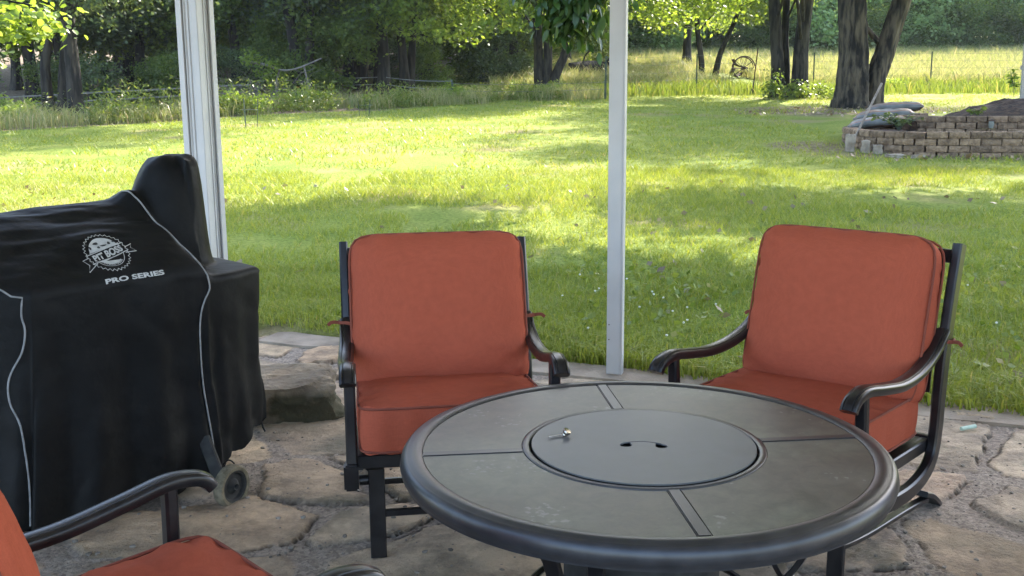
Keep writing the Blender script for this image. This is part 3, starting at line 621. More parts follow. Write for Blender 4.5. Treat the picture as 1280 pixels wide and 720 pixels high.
# ------------------------------------------------------------------ patio
def patio():
    x0, x1, y0, y1, st = -3.2, 3.6, 2.2, 6.9, .0125
    xs = np.arange(x0, x1, st); ys = np.arange(y0, y1, st); X, Y = np.meshgrid(xs, ys)
    wx = X + .20 * fbm(X * 2.0, Y * 2.0, 5) + .035 * fbm(X * 9, Y * 9, 3); wy = Y + .20 * fbm(X * 2.0 + 31, Y * 2.0 + 7, 5) + .035 * fbm(X * 9 + 5, Y * 9, 3)
    rng = np.random.RandomState(12); sp = .50
    S = []
    for i in range(int((x1 - x0) / sp) + 3):
        for j in range(int((y1 - y0) / (sp * .8)) + 3):
            S.append((x0 - .4 + i * sp + rng.uniform(-.24, .24) + (j % 2) * .25, y0 - .4 + j * sp * .8 + rng.uniform(-.21, .21)))
    S = np.array(S); wt = rng.uniform(-.09, .12, len(S))
    f1 = np.full(X.shape, 9.); f2 = np.full(X.shape, 9.); idx = np.zeros(X.shape, int)
    for k, (a, b) in enumerate(S):
        d = np.sqrt((wx - a) ** 2 + ((wy - b) * 1.15) ** 2) - wt[k]
        n1 = d < f1; f2 = np.where(n1, f1, np.minimum(f2, d)); idx = np.where(n1, k, idx); f1 = np.where(n1, d, f1)
    e = f2 - f1; jw = rng.uniform(.03, .15, len(S))[idx] + .14 * fbm(X * 3, Y * 3, 4)
    m = sstep(jw, jw + .009, e + .018 * fbm(X * 30, Y * 30, 3))
    tx = rng.uniform(-.02, .02, len(S))[idx]; ty = rng.uniform(-.02, .02, len(S))[idx]; h0 = rng.uniform(.016, .027, len(S))[idx]
    dx = X - S[idx, 0]; dy = Y - S[idx, 1]
    lay = np.round((fbm(X * 1.8 + idx * 3.1, Y * 2.6 + idx, 5) * 11)) * .0042      # slate like ledges
    top = h0 + dx * tx + dy * ty + lay + .007 * fbm(X * 14, Y * 14, 4) + .004 * fbm(X * 50, Y * 50, 2)
    grav = .010 * fbm(X * 6, Y * 6, 3) + .012 * np.clip(vnoise(X * 75, Y * 75) - .55, 0, 1) + .010 * np.clip(vnoise(X * 38 + 9, Y * 38) - .7, 0, 1) * 2
    crack = np.exp(-((e - jw + .006) / .007) ** 2) * (.5 + vnoise(X * 7, Y * 7))
    crack = crack * sstep(.30, .55, vnoise(X * 3.3 + 7, Y * 3.3))
    Z = (grav + .013) * (1 - m) + np.maximum(top, .015) * m - .010 * crack
    Z = Z - .13 * sstep(.02, .12, Lp(X, Y))
    nx, ny = len(xs), len(ys); V = np.stack([X.ravel(), Y.ravel(), Z.ravel()], 1)
    i = np.arange(ny - 1)[:, None] * nx + np.arange(nx - 1)[None]; F = np.stack([i, i + 1, i + nx + 1, i + nx], -1).reshape(-1, 4)
    keep = (Lp(V[:, 0], V[:, 1]) < .14)[F[:, 0]]; F = F[keep]
    mt = bpy.data.materials.new('flagstone'); mt.use_nodes = True; nt = mt.node_tree; n = nt.nodes; b = n['Principled BSDF']; L = nt.links.new
    tc = n.new('ShaderNodeTexCoord'); at = n.new('ShaderNodeAttribute'); at.attribute_name = 'stone'; sep = n.new('ShaderNodeSeparateColor'); L(at.outputs['Color'], sep.inputs[0])
    rp = n.new('ShaderNodeValToRGB'); el = rp.color_ramp.elements; el[0].color = (.37, .275, .19, 1); el[0].position = 0; el[1].color = (.53, .42, .29, 1); el[1].position = 1
    for p, c in ((.25, (.37, .30, .23)), (.45, (.48, .345, .25)), (.6, (.45, .365, .275)), (.8, (.43, .30, .195))): q = el.new(p); q.color = (*c, 1)
    L(sep.outputs[1], rp.inputs[0])
    nz = n.new('ShaderNodeTexNoise'); nz.inputs['Scale'].default_value = 5; nz.inputs['Detail'].default_value = 12; nz.inputs['Roughness'].default_value = .75; L(tc.outputs['Object'], nz.inputs[0])
    r2 = n.new('ShaderNodeValToRGB'); r2.color_ramp.elements[0].position = .40; r2.color_ramp.elements[0].color = (.62, .62, .62, 1); r2.color_ramp.elements[1].position = .60; r2.color_ramp.elements[1].color = (1.3, 1.28, 1.22, 1); L(nz.outputs[0], r2.inputs[0])
    mx = n.new('ShaderNodeMix'); mx.data_type = 'RGBA'; mx.blend_type = 'MULTIPLY'; mx.inputs[0].default_value = 1; L(rp.outputs[0], mx.inputs['A']); L(r2.outputs[0], mx.inputs['B'])
    # moss / dark stains
    ns = n.new('ShaderNodeTexNoise'); ns.inputs['Scale'].default_value = 2.3; ns.inputs['Detail'].default_value = 6; L(tc.outputs['Object'], ns.inputs[0])
    r3 = n.new('ShaderNodeValToRGB'); r3.color_ramp.elements[0].position = .53; r3.color_ramp.elements[1].position = .66; L(ns.outputs[0], r3.inputs[0])
    ms = n.new('ShaderNodeMix'); ms.data_type = 'RGBA'; ms.inputs['B'].default_value = (.105, .10, .065, 1); L(mx.outputs['Result'], ms.inputs['A'])
    mm = n.new('ShaderNodeMath'); mm.operation = 'MULTIPLY'; mm.inputs[1].default_value = .6; L(r3.outputs[0], mm.inputs[0]); L(mm.outputs[0], ms.inputs[0])
    # gravel
    vz = n.new('ShaderNodeTexVoronoi'); vz.inputs['Scale'].default_value = 95; L(tc.outputs['Object'], vz.inputs[0])
    r4 = n.new('ShaderNodeValToRGB'); r4.color_ramp.elements[0].color = (.15, .12, .095, 1); r4.color_ramp.elements[1].color = (.40, .33, .265, 1); L(vz.outputs['Color'], r4.inputs[0])
    mg = n.new('ShaderNodeMix'); mg.data_type = 'RGBA'; L(sep.outputs[0], mg.inputs[0]); L(r4.outputs[0], mg.inputs['A']); L(ms.outputs['Result'], mg.inputs['B'])
    md = n.new('ShaderNodeMix'); md.data_type = 'RGBA'; L(sep.outputs[2], md.inputs[0]); L(mg.outputs['Result'], md.inputs['A']); md.inputs['B'].default_value = (.07, .055, .04, 1)
    L(md.outputs['Result'], b.inputs['Base Color']); b.inputs['Roughness'].default_value = .8; b.inputs['Specular IOR Level'].default_value = .4
    bp = n.new('ShaderNodeBump'); bp.inputs['Strength'].default_value = 1; bp.inputs['Distance'].default_value = .022
    n5 = n.new('ShaderNodeTexNoise'); n5.inputs['Scale'].default_value = 28; n5.inputs['Detail'].default_value = 9; n5.inputs['Roughness'].default_value = .7; L(tc.outputs['Object'], n5.inputs[0]); L(n5.outputs[0], bp.inputs['Height']); L(bp.outputs[0], b.inputs['Normal'])
    o = npmesh('patio', V, F, mt, smooth=True); tag(o, kind='structure')
    a_ = o.data.color_attributes.new('stone', 'FLOAT_COLOR', 'POINT')
    rs = rng.rand(len(S))[idx]; C4 = np.stack([m.ravel(), rs.ravel(), np.clip(crack, 0, 1).ravel(), 0 * m.ravel() + 1], 1).astype(np.float32); a_.data.foreach_set('color', C4.ravel())
    def hz(x, y):
        i = int(round((x - x0) / st)); j = int(round((y - y0) / st)); i = max(2, min(nx - 3, i)); j = max(2, min(ny - 3, j)); return float(Z[j - 2:j + 3, i - 2:i + 3].max())
    return o, hz, mt
patio_o, hz, flagm = patio()
mb = MB(); mb.box((0, 0, -.06), (16, 16, .1)); o = mb.build('patio_base', MT['kerb']); o.location = (0, -5.85, -.02); tag(o, kind='structure')
# cast concrete strip along the edge
ED = Vector((EN[1], -EN[0], 0)).normalized(); E0 = Vector((EN[0] * EC, EN[1] * EC, 0)) / (EN[0] ** 2 + EN[1] ** 2); NV = Vector((EN[0], EN[1], 0)).normalized()
rk = random.Random(4); pts_ = []
mb = MB(); P_ = [E0 + ED * (-4 + i * .12) for i in range(68)]
lo = [-.20 - .07 * float(fbm(np.array([i * .35]), np.array([3.]), 3)[0]) * 2 for i in range(68)]; hi = [.05 + .08 * float(fbm(np.array([i * .3]), np.array([9.]), 3)[0]) for i in range(68)]
vs = []; fs = []
for i, p in enumerate(P_):
    a, b_ = p + NV * lo[i], p + NV * hi[i]; h1, h2 = .030, .040
    vs += [(a.x, a.y, -.03), (a.x + NV.x * .012, a.y + NV.y * .012, h1), (b_.x - NV.x * .02, b_.y - NV.y * .02, h2), (b_.x, b_.y, -.05)]
for i in range(67):
    for k in range(3): fs.append((i * 4 + k, i * 4 + 4 + k, i * 4 + 5 + k, i * 4 + 1 + k))
mb.add(vs, fs); tag(mb.build('kerb', MT['kerb'], sharp=60), kind='structure')

# pebbles
rb = np.random.RandomState(8); mb = MB()
ico = bmesh.new(); bmesh.ops.create_icosphere(ico, subdivisions=1, radius=1); iv = [v.co.copy() for v in ico.verts]; ifc = [[v.index for v in f.verts] for f in ico.faces]; ico.free()
def blob(mb, c, s, rz=0, q=.25, rr=random.Random(1)):
    cs, sn = math.cos(rz), math.sin(rz); V = []
    for v in iv:
        k = 1 + rr.uniform(-q, q); x, y, z = v.x * s[0] * k, v.y * s[1] * k, v.z * s[2] * k
        V.append((c[0] + x * cs - y * sn, c[1] + x * sn + y * cs, c[2] + z))
    mb.add(V, ifc)
for i in range(1500):
    x = rb.uniform(-1.8, 2.8); y = rb.uniform(3.0, 5.6)
    if Lp(x, y) > -.05: continue
    s = .003 + .007 * rb.rand() ** 4; blob(mb, (x, y, hz(x, y) - .003 + s * .3), (s * 1.3, s, s * .7), rb.uniform(0, 3))
tag(mb.build('pebbles', M('pebble', (.10, .085, .07), (.30, .26, .22), scale=15, rough=.85)), 'loose pebbles scattered in the joints of the flagstones', 'pebbles', kind='stuff')

# boulder used as a step beside the grill
def rock(name, c, d, seed, mat, lab, cat, group=None, top_flat=.75, rz=0):
    bm = bmesh.new(); bmesh.ops.create_cube(bm, size=1); bmesh.ops.subdivide_edges(bm, edges=bm.edges[:], cuts=14, use_grid_fill=True)
    from mathutils import noise
    for v in bm.verts:
        p = v.co.copy(); q = Vector((p.x * 2, p.y * 2, p.z * 2)); l = max(abs(q.x) ** 9 + abs(q.y) ** 9 + abs(q.z) ** 9, 1e-6) ** (1 / 9)
        n_ = q / l * .5; n_ += Vector((noise.noise(q * 1.1 + Vector((seed, 0, 0))), noise.noise(q * 1.1 + Vector((0, seed, 0))), .5 * noise.noise(q * 1.3 + Vector((0, 0, seed))))) * .14
        n_ += q.normalized() * (noise.fractal(q * 3 + Vector((seed, 3, 1)), 1, 2, 5) * .06)
        v.co = Vector((n_.x * d[0], n_.y * d[1], (n_.z + .5) * d[2]))
    bmesh.ops.rotate(bm, cent=(0, 0, 0), matrix=Matrix.Rotation(rz, 3, 'Z'), verts=bm.verts)
    me = bpy.data.meshes.new(name); bm.to_mesh(me); bm.free(); finish(me, 60); me.materials.append(mat)
    o = bpy.data.objects.new(name, me); col.objects.link(o); o.location = c; return tag(o, lab, cat, group)
def bouldermat():
    m = M('mossy_sandstone', (.13, .10, .07), (.27, .22, .16), rough=.95, scale=7, bump=1, bscale=26, bdist=.02, detail=9)
    nt = m.node_tree; n = nt.nodes; L = nt.links.new; b = n['Principled BSDF']; src = b.inputs['Base Color'].links[0].from_socket
    t = n.new('ShaderNodeTexCoord'); nz = n.new('ShaderNodeTexNoise'); nz.inputs['Scale'].default_value = 6; nz.inputs['Detail'].default_value = 6; L(t.outputs['Object'], nz.inputs[0])
    g = n.new('ShaderNodeNewGeometry'); sp = n.new('ShaderNodeSeparateXYZ'); L(t.outputs['Object'], sp.inputs[0])
    mr = n.new('ShaderNodeMapRange'); mr.inputs[1].default_value = .20; mr.inputs[2].default_value = .165; L(sp.outputs[2], mr.inputs[0])
    rr = n.new('ShaderNodeValToRGB'); rr.color_ramp.elements[0].position = .38; rr.color_ramp.elements[1].position = .55; L(nz.outputs[0], rr.inputs[0])
    mu = n.new('ShaderNodeMath'); mu.operation = 'MULTIPLY'; L(mr.outputs[0], mu.inputs[0]); L(rr.outputs[0], mu.inputs[1])
    mx = n.new('ShaderNodeMix'); mx.data_type = 'RGBA'; L(mu.outputs[0], mx.inputs[0]); L(src, mx.inputs['A']); mx.inputs['B'].default_value = (.060, .054, .030, 1); L(mx.outputs['Result'], b.inputs['Base Color'])
    return m
rock('boulder', (-1.09, 4.74, -.02), (.50, .42, .225), 3, bouldermat(), 'squared mossy boulder on the patio between grill and chair', 'boulder', rz=.2)

# ------------------------------------------------------------------ porch
def porch():
    e = empty('porch_roof', E0 - NV * 2.4, math.atan2(ED.y, ED.x), 'white porch roof over the patio carried by the posts', 'roof')
    mb = MB(); mb.box((0, 0, 2.95), (9.6, 5.8, .10)); mb.build('ceiling', MT['roofm'], e)
    mb = MB(); mb.box((0, 2.42, 2.80), (9.6, .20, .20)); mb.build('beam', MT['white'], e)
porch()
def post_big(loc, rz):
    e = empty('porch_column', loc, rz, 'wide white fluted porch column behind the covered grill', 'column')
    h = 2.70; w = .148
    mb = MB(); mb.box((0, 0, h / 2), (w - .024, w - .024, h)); mb.build('shaft', MT['white'], e)
    for sx in (-1, 1):
        for sy in (-1, 1):
            mb = MB(); cx, cy = sx * (w / 2 - .017), sy * (w / 2 - .017)
            mb.box((cx, sy * w / 2, h / 2), (.042, .010, h - .002), bev=.002); mb.box((sx * w / 2, cy, h / 2), (.010, .042, h - .004), bev=.002)
            mb.build('corner_board', MT['white'], e)
    mb = MB()
    for k in (-1, 0, 1):
        mb.box((k * .026, -(w / 2 - .010), h / 2), (.012, .010, h - .006), bev=.003)
        mb.box((w / 2 - .010, k * .026 * .0 + (.022 if k == 1 else (-.022 if k == -1 else .0)), h / 2), (.006, .002, h - .01))
    mb.build('fluting', MT['white'], e)
    mb = MB(); mb.box((0, 0, .06), (w + .03, w + .03, .12), bev=.006); mb.build('base', MT['white'], e)
    return e
post_big((-1.880, 6.40, 0), math.atan2(ED.y, ED.x) + .02)
def post_slim(loc, rz):
    e = empty('slim_post', loc, rz, 'slim white post at the patio edge behind the round table', 'post')
    mb = MB(); mb.box((0, 0, 1.35), (.074, .040, 2.70), bev=.002)
    mb.box((.042, .004, 1.35), (.008, .05, 2.69), bev=.001); mb.build('shaft', MT['white'], e)
    for z in (.22, .30):
        mb = MB(); mb.box((-.024, -.0215, z), (.007, .005, .007), bev=.002); mb.build('screw', MT['rust'], e)
    mb = MB(); mb.box((0, 0, .02), (.11, .075, .018), bev=.003); mb.build('base_plate', MT['white'], e)
post_slim((.537, 5.34, 0), math.atan2(ED.y, ED.x) + .12)

# ------------------------------------------------------------------ table
def table():
    T = empty('fire_pit_table', (.329, 2.521, 0), .102, 'round bronze metal patio table with tiled segments and centre lid', 'table')
    H = .62; R1 = .570
    # rolled rim
    mb = MB()
    pr = [(R1 - .012, -.03), (R1 - .012, -.004), (R1 - .004, 0), (R1 + .018, .0), (R1 + .024, -.0035), (R1 + .027, -.0035), (R1 + .034, -.006), (R1 + .041, -.016), (R1 + .044, -.030), (R1 + .041, -.044), (R1 + .034, -.053), (R1 + .034, -.058), (R1 + .026, -.060), (R1 + .02, -.05)]
    mb.lathe([(r_, H + z) for r_, z in pr] + [(R1 - .012, H - .03)], seg=160, cap=False); mb.build('rim', MT['rim'], T, sharp=50)
    R2 = R1 * .4985
    mb = MB(); mb.lathe([(R2 + .004, H - .02), (R2 + .004, H - .0035), (R2 + .005, H - .0025), (R2 + .021, H - .0025), (R2 + .022, H - .0035), (R2 + .022, H - .02)], seg=128, cap=False)
    mb.build('inner_ring', MT['rim'], T, sharp=50)
    hb = .016
    for k in range(4):
        a = k * PI / 2; mb = MB()
        L0, L1 = R2 + .0215, R1 - .0125
        mb.box(((L0 + L1) / 2 * math.cos(a), (L0 + L1) / 2 * math.sin(a), H - .0105), (L1 - L0, .030, .016), rot=Matrix.Rotation(a, 3, 'Z'), bev=.0025); mb.build('spoke', MT['rim'], T)
    for k in range(4):
        a0 = k * PI / 2; n = 40; vs = []; 
        ri, ro = R2 + .0235, R1 - .0135
        for i in range(n + 1):
            for r_ in (ri, ro):
                m_ = math.asin(.0172 / r_); a = a0 + m_ + (PI / 2 - 2 * m_) * i / n
                vs.append((r_ * math.cos(a), r_ * math.sin(a)))
        mb = MB(); V = [(x, y, H - .0045) for x, y in vs] + [(x, y, H - .016) for x, y in vs]; N = len(vs); fs = []
        for i in range(n): fs += [(2 * i, 2 * i + 1, 2 * i + 3, 2 * i + 2), (N + 2 * i, N + 2 * i + 2, N + 2 * i + 3, N + 2 * i + 1), (2 * i, 2 * i + 2, N + 2 * i + 2, N + 2 * i), (2 * i + 1, N + 2 * i + 1, N + 2 * i + 3, 2 * i + 3)]
        fs += [(0, N, N + 1, 1), (2 * n, 2 * n + 1, N + 2 * n + 1, N + 2 * n)]
        mb.add(V, fs); mb.build('tile_panel', MT['tabletop'], T)
    # lid with two finger holes joined by an arc slot: triangulated fill with the hole cut out
    Rl = R2 - .002
    hole = []
    ha = -.102                                       # slot faces the viewer
    c1, c2 = Vector((-.047, -.008)), Vector((.047, -.022)); 
    def arcpt(t): return Vector((-.052 + .104 * t, .016 * math.sin(PI * t) + .006 - .012 * t))
    upper = [arcpt(t / 16) for t in range(17)]
    lower = [arcpt(t / 16) - Vector((0, .006)) for t in range(16, -1, -1)]
    hl = []
    # right hole bulge (clockwise from end of upper)
    def bulge(c, r_, a0, a1, n=10): return [c + Vector((math.cos(a0 + (a1 - a0) * i / n), math.sin(a0 + (a1 - a0) * i / n))) * r_ for i in range(n + 1)]
    rc = arcpt(1) + Vector((-.008, -.017)); lc = arcpt(0) + Vector((.008, -.017))
    hl = upper[:-1] + bulge(rc, .0155, 1.25, -3.6) + lower[3:-3] + bulge(lc, .0155, .46 , -4.4)
    bm = bmesh.new()
    ov = [bm.verts.new((Rl * math.cos(2 * PI * k / 120), Rl * math.sin(2 * PI * k / 120), 0)) for k in range(120)]
    cs, sn = math.cos(ha), math.sin(ha)
    hv = [bm.verts.new((p.x * cs - p.y * sn, p.x * sn + p.y * cs, 0)) for p in hl]
    ed = [bm.edges.new((ov[i], ov[(i + 1) % 120])) for i in range(120)] + [bm.edges.new((hv[i], hv[(i + 1) % len(hv)])) for i in range(len(hv))]
    bmesh.ops.triangle_fill(bm, use_beauty=True, use_dissolve=False, edges=ed)
    for f in bm.faces:
        if f.normal.z < 0: f.normal_flip()
    g_ = bmesh.ops.extrude_face_region(bm, geom=bm.faces[:])
    bmesh.ops.translate(bm, vec=(0, 0, -.004), verts=[v for v in g_['geom'] if isinstance(v, bmesh.types.BMVert)])
    bmesh.ops.recalc_face_normals(bm, faces=bm.faces); bmesh.ops.translate(bm, vec=(0, 0, H + .001), verts=bm.verts)
    me = bpy.data.meshes.new('lid'); bm.to_mesh(me); bm.free(); me.materials.append(MT['lid'])
    o = bpy.data.objects.new('lid', me); col.objects.link(o); o.parent = T
    mb = MB(); mb.lathe([(.001, H - .03), (R2 + .01, H - .03), (R2 + .01, H - .14), (.2, H - .20), (.001, H - .20)], seg=48, cap=False); mb.lathe([(.16, .10), (.20, .12), (.20, H - .15), (.19, H - .14)], seg=40); mb.build('burner_box', MT['black_rubber'], T)
    mb = MB(); mb.lathe([(R2 + .05, H - .022), (R1 - .02, H - .022), (R1 - .02, H - .028), (R2 + .05, H - .028), (R2 + .05, H - .022)], seg=96, cap=False); mb.build('under_frame', MT['frame'], T)
    # four scroll legs, each a pair of curved flat straps
    for k in range(4):
        a = k * PI / 2 + PI / 4 + .10; mb = MB(); d = Vector((math.cos(a), math.sin(a), 0)); s_ = Vector((-d.y, d.x, 0))
        for off, pts in ((-.0, [(.46, H - .03), (.455, .50), (.40, .38), (.30, .26), (.27, .18), (.33, .08), (.44, .015), (.50, .012)]), (.05, [(.46, H - .04), (.38, .50), (.33, .42), (.36, .34), (.44, .30)])):
            mb.sweep(cr([d * r_ + s_ * off + Vector((0, 0, z)) for r_, z in pts], 7), rect(.042, .014), side=s_)
        mb.build('leg', MT['frame'], T)
    mb = MB(); mb.tube([Vector((.30 * math.cos(t), .30 * math.sin(t), .2)) for t in [2 * PI * i / 48 for i in range(48)]], .009, 8, closed=True); mb.build('leg_ring', MT['frame'], T)
    return T
table()
# small key knob lying on the lid
k_ = empty('valve_key', (.129, 2.583, .622), .25, 'tiny metal key with round knob lying on the table lid', 'key')
mb = MB(); mb.tube(cr([(-.042, -.010, .004), (-.02, -.004, .003), (0, 0, .004)], 4), .0022, 8); mb.build('stem', MT['metal'], k_)
mb = MB(); mb.lathe([(.0008, 0), (.007, .001), (.0085, .004), (.0075, .007), (.010, .010), (.0115, .014), (.010, .018), (.0008, .019)], seg=20); o = mb.build('knob', MT['metal'], k_); o.rotation_euler = (.35, .5, 0); o.location = (.003, 0, 0)

# ------------------------------------------------------------------ chairs
def cushion(mb_name, hx, hy, hz_, bulge, seed, parent, corner=5.0, edge=.55, sag=0):
    """padded box cushion: face in local x/y, thickness z"""
    from mathutils import noise
    bm = bmesh.new(); bmesh.ops.create_cube(bm, size=2); bmesh.ops.subdivide_edges(bm, edges=bm.edges[:], cuts=30, use_grid_fill=True)
    te = hz_ * edge
    for v in bm.verts:
        u, w, t = v.co
        l = max(abs(u), abs(w)); lp = (abs(u) ** corner + abs(w) ** corner) ** (1 / corner)
        if l > 1e-6: fu, fw_ = u * l / lp, w * l / lp
        else: fu, fw_ = u, w
        # crown
        k = max(0, 1 - l ** 3.2); th = te + (hz_ - te) * (k ** .55)
        side = 1.0
        if abs(t) < .999: side = 1 + .018 * (1 - t * t)      # wall swells a little
        x, y = fu * hx * side, fw_ * hy * side
        wr = .007 * noise.fractal(Vector((u * 1.2, w * 1.6, seed)), 1, 2, 2) - .008 * max(0, 1 - abs(noise.noise(Vector((u * 1.3 + seed, w * 3.2, 2.0)))) * 7) * min(1, max(0, l - .35) * 2.2)
        pk = .006 * math.sin(w * 23 + seed) * max(0, abs(u) - .78) / .22 + .006 * math.sin(u * 19 + seed * 2) * max(0, abs(w) - .80) / .20
        cr_ = -.012 * math.exp(-((l - .88) / .05) ** 2)
        z = t * (th + (wr + pk * .6 + cr_ * .4) * (1 if abs(t) > .99 else .3))
        v.co = Vector((x + (wr * .5 if abs(t) < .99 else 0), y + pk * .4, z - sag * (1 - u * u) * (1 - w * w)))
    bmesh.ops.recalc_face_normals(bm, faces=bm.faces)
    me = bpy.data.meshes.new(mb_name); bm.to_mesh(me); bm.free(); finish(me, 50); me.materials.append(MT['fabric'])
    o = bpy.data.objects.new(mb_name, me); col.objects.link(o); o.parent = parent
    # welts round both edges
    for sg in (-1, 1):
        P = []
        for i in range(96):
            a = 2 * PI * i / 96; c, s = math.cos(a), math.sin(a); l = (abs(c) ** corner + abs(s) ** corner) ** (-1 / corner)
            # use the square radius then squircle
            P.append(Vector((c * l * hx * 1.006, s * l * hy * 1.006, sg * te * .97)))
        mb = MB(); mb.tube(P, .0042, 6, closed=True); wo = mb.build('welt', MT['welt'], o)
    return o
def chair(label, group, pose, name='patio_chair'):
    x, y, yaw, rock_ = pose
    T = empty(name, (x, y, .012), yaw, label, 'chair', group)
    WB, WF = .335, .252
    cy, cz = .30, .30; c_, s_ = math.cos(rock_), math.sin(rock_)
    def rk(p):
        dy, dz = p[1] - cy, p[2] - cz; return Vector((p[0], cy + c_ * dy + s_ * dz, cz - s_ * dy + c_ * dz))
    fr = MT['frame']
    for s in (-1, 1):
        # back upright running down and sweeping forward under the seat
        P = [rk((s * WB, yy, zz)) for yy, zz in ((.753, .964), (.705, .80), (.662, .62), (.640, .48), (.628, .36), (.600, .27), (.530, .222), (.40, .205), (.22, .222), (.07, .262))]
        mb = MB(); mb.sweep(cr(P, 7), rect(.032, .052, .18), side=(1, 0, 0)); mb.build('side_rail', fr, T)
        # arm
        A = [rk((s * (WB - .004 + q), yy, zz)) for yy, zz, q in ((-.044, .600, 0), (-.030, .618, 0), (.0, .632, .0), (.06, .637, 0), (.16, .618, .004), (.30, .596, .008), (.44, .600, .006), (.56, .632, .002), (.652, .688, 0))]
        ap = [(a * 1.02, b) for a, b in [(-.024, -.012), (-.020, -.017), (.020, -.017), (.024, -.012), (.026, .004), (.022, .011), (.015, .0125), (.0135, .0105), (.012, .014), (.0, .0165), (-.012, .014), (-.0135, .0105), (-.015, .0125), (-.022, .011), (-.026, .004)]]
        mb = MB(); mb.sweep(cr(A, 7), ap, side=(1, 0, 0)); arm = mb.build('arm', fr, T, sharp=50)
        # front arm post with its foot bracket
        Q = [rk((s * (WB - .008), yy, zz)) for yy, zz in ((.055, .632), (.060, .52), (.066, .42), (.062, .335), (.055, .245))]
        mb = MB(); mb.sweep(cr(Q, 5), rect(.036, .030, .2), side=(1, 0, 0)); mb.build('arm_post', fr, T)
        mb = MB(); c0 = rk((s * (WB - .004), .052, .285)); mb.box(c0, (.046, .050, .085), bev=.006); mb.build('bracket', fr, T)
        # seat side rail
        mb = MB(); mb.sweep([rk((s * (WB - .030), .07, .320)), rk((s * (WB - .030), .33, .312)), rk((s * (WB - .030), .63, .300))], rect(.03, .045, .15), side=(1, 0, 0)); mb.build('seat_rail', fr, T)
        # rocker base: front post, floor rail, rear foot, spring
        mb = MB(); mb.sweep([(s * WF, .100, .300), (s * WF, .090, .15), (s * WF, .087, .004)], rect(.052, .020, .15), side=(1, 0, 0)); mb.build('base_post', fr, T)
        mb = MB(); mb.sweep(cr([(s * WF, .095, .10), (s * WF, .30, .075), (s * WF, .60, .060), (s * WF, .80, .045)], 5), rect(.030, .018, .15), side=(1, 0, 0)); mb.build('base_rail', fr, T)
        mb = MB(); mb.sweep(cr([(s * WF, .74, .085), (s * WF, .80, .062), (s * WF, .85, .032), (s * WF, .885, .004)], 5), rect(.062, .020, .15), side=(1, 0, 0)); mb.build('rear_foot', fr, T)
        mb = MB(); mb.sweep(cr([(s * WF, .10, .285), (s * (WF + .03), .15, .30), (s * (WF + .05), .22, .275), rk((s * (WB - .03), .30, .30))], 5), rect(.030, .016, .15)); mb.tube([(s * WF + .02 * s, .125, .255), (s * (WF + .055), .125, .255)], .017, 12); mb.build('spring', fr, T)
    def bar(n, pts, w, t, side): mb = MB(); mb.sweep(pts, rect(w, t, .15), side=side); mb.build(n, fr, T)
    bar('crossbar', [(-WF, .094, .15), (WF, .094, .15)], .022, .018, (0, 0, 1))
    bar('crossbar', [(-WF, .62, .058), (WF, .62, .058)], .022, .018, (0, 0, 1))
    bar('seat_front_rail', [rk((-WB + .02, .072, .325)), rk((WB - .02, .072, .325))], .045, .022, (0, 0, 1))
    bar('seat_back_rail', [rk((-WB + .02, .62, .31)), rk((WB - .02, .62, .31))], .04, .022, (0, 0, 1))
    bar('top_rail', [rk((-WB + .01, .735, .925)), rk((WB - .01, .735, .925))], .045, .022, (0, 0, 1))
    bar('sling', [rk((0, .10, .335)), rk((0, .60, .322))], .006, .60, (0, 0, 1))
    bar('sling', [rk((0, .648, .47)), rk((0, .72, .92))], .60, .006, (1, 0, 0))
    # cushions
    hold = empty('seat_cushion_pivot', (0, 0, 0)); bpy.data.objects.remove(hold)
    sc_ = cushion('seat_cushion', .300, .300, .088, .03, x * 3 + 1, T, corner=11, edge=.80)
    p = rk((0, .298, .430)); sc_.location = p; sc_.rotation_euler = (-rock_ - R(2.0), 0, 0)
    bc = cushion('back_cushion', .314, .282, .125, .03, x * 5 + 2, T, corner=9, edge=.34, sag=0)
    for v_ in bc.data.vertices:
        q_ = v_.co.y / .282; v_.co.x *= 1 - .018 * q_; v_.co.z += .018 * (q_ * q_ - .4)
    p = rk((0, .585, .718)); bc.location = p; bc.rotation_euler = (R(90) - R(15.5) - rock_, 0, 0)
    mb = MB(); P2 = [(-.03, 0, 0), (-.01, .002, .004), (.012, 0, .003), (.032, .003, 0)]
    mb.sweep([Vector(q) for q in P2], rect(.012, .0015), side=(0, 1, 0)); t_ = mb.build('care_tag', MT['tagwhite'], T); t_.location = rk((.02, .44, .532)); t_.rotation_euler = (0, 0, .1)
    for s in (-1, 1):
        mb = MB(); mb.sweep(cr([(s * .292, .60, .66), (s * .33, .612, .672), (s * .362, .64, .668), (s * .352, .69, .664), (s * .33, .70, .66)], 5), rect(.012, .006), side=(0, 0, 1))
        mb.sweep(cr([(s * .355, .64, .668), (s * .385, .632, .672), (s * .40, .63, .662)], 4), rect(.012, .005), side=(0, 0, 1)); tt = mb.build('cushion_tie', MT['welt'], T)
    return T
GC = 'rust cushioned rocking chairs round the table'
chair('rust cushioned metal armchair directly behind the left half of the round table', GC, (-.177, 3.123, .154, .051))
chair('rust cushioned metal armchair angled towards the table from its right rear', GC, (.748, 3.106, -.743, -.041))
chair('rust cushioned armchair cut off by the bottom left corner, in front of the grill', GC, (-.495, 1.985, 2.31, .03))
chair('armchair almost wholly beyond the right edge, only its black metal foot showing', GC, (2.60, 3.03, R(97), .0))

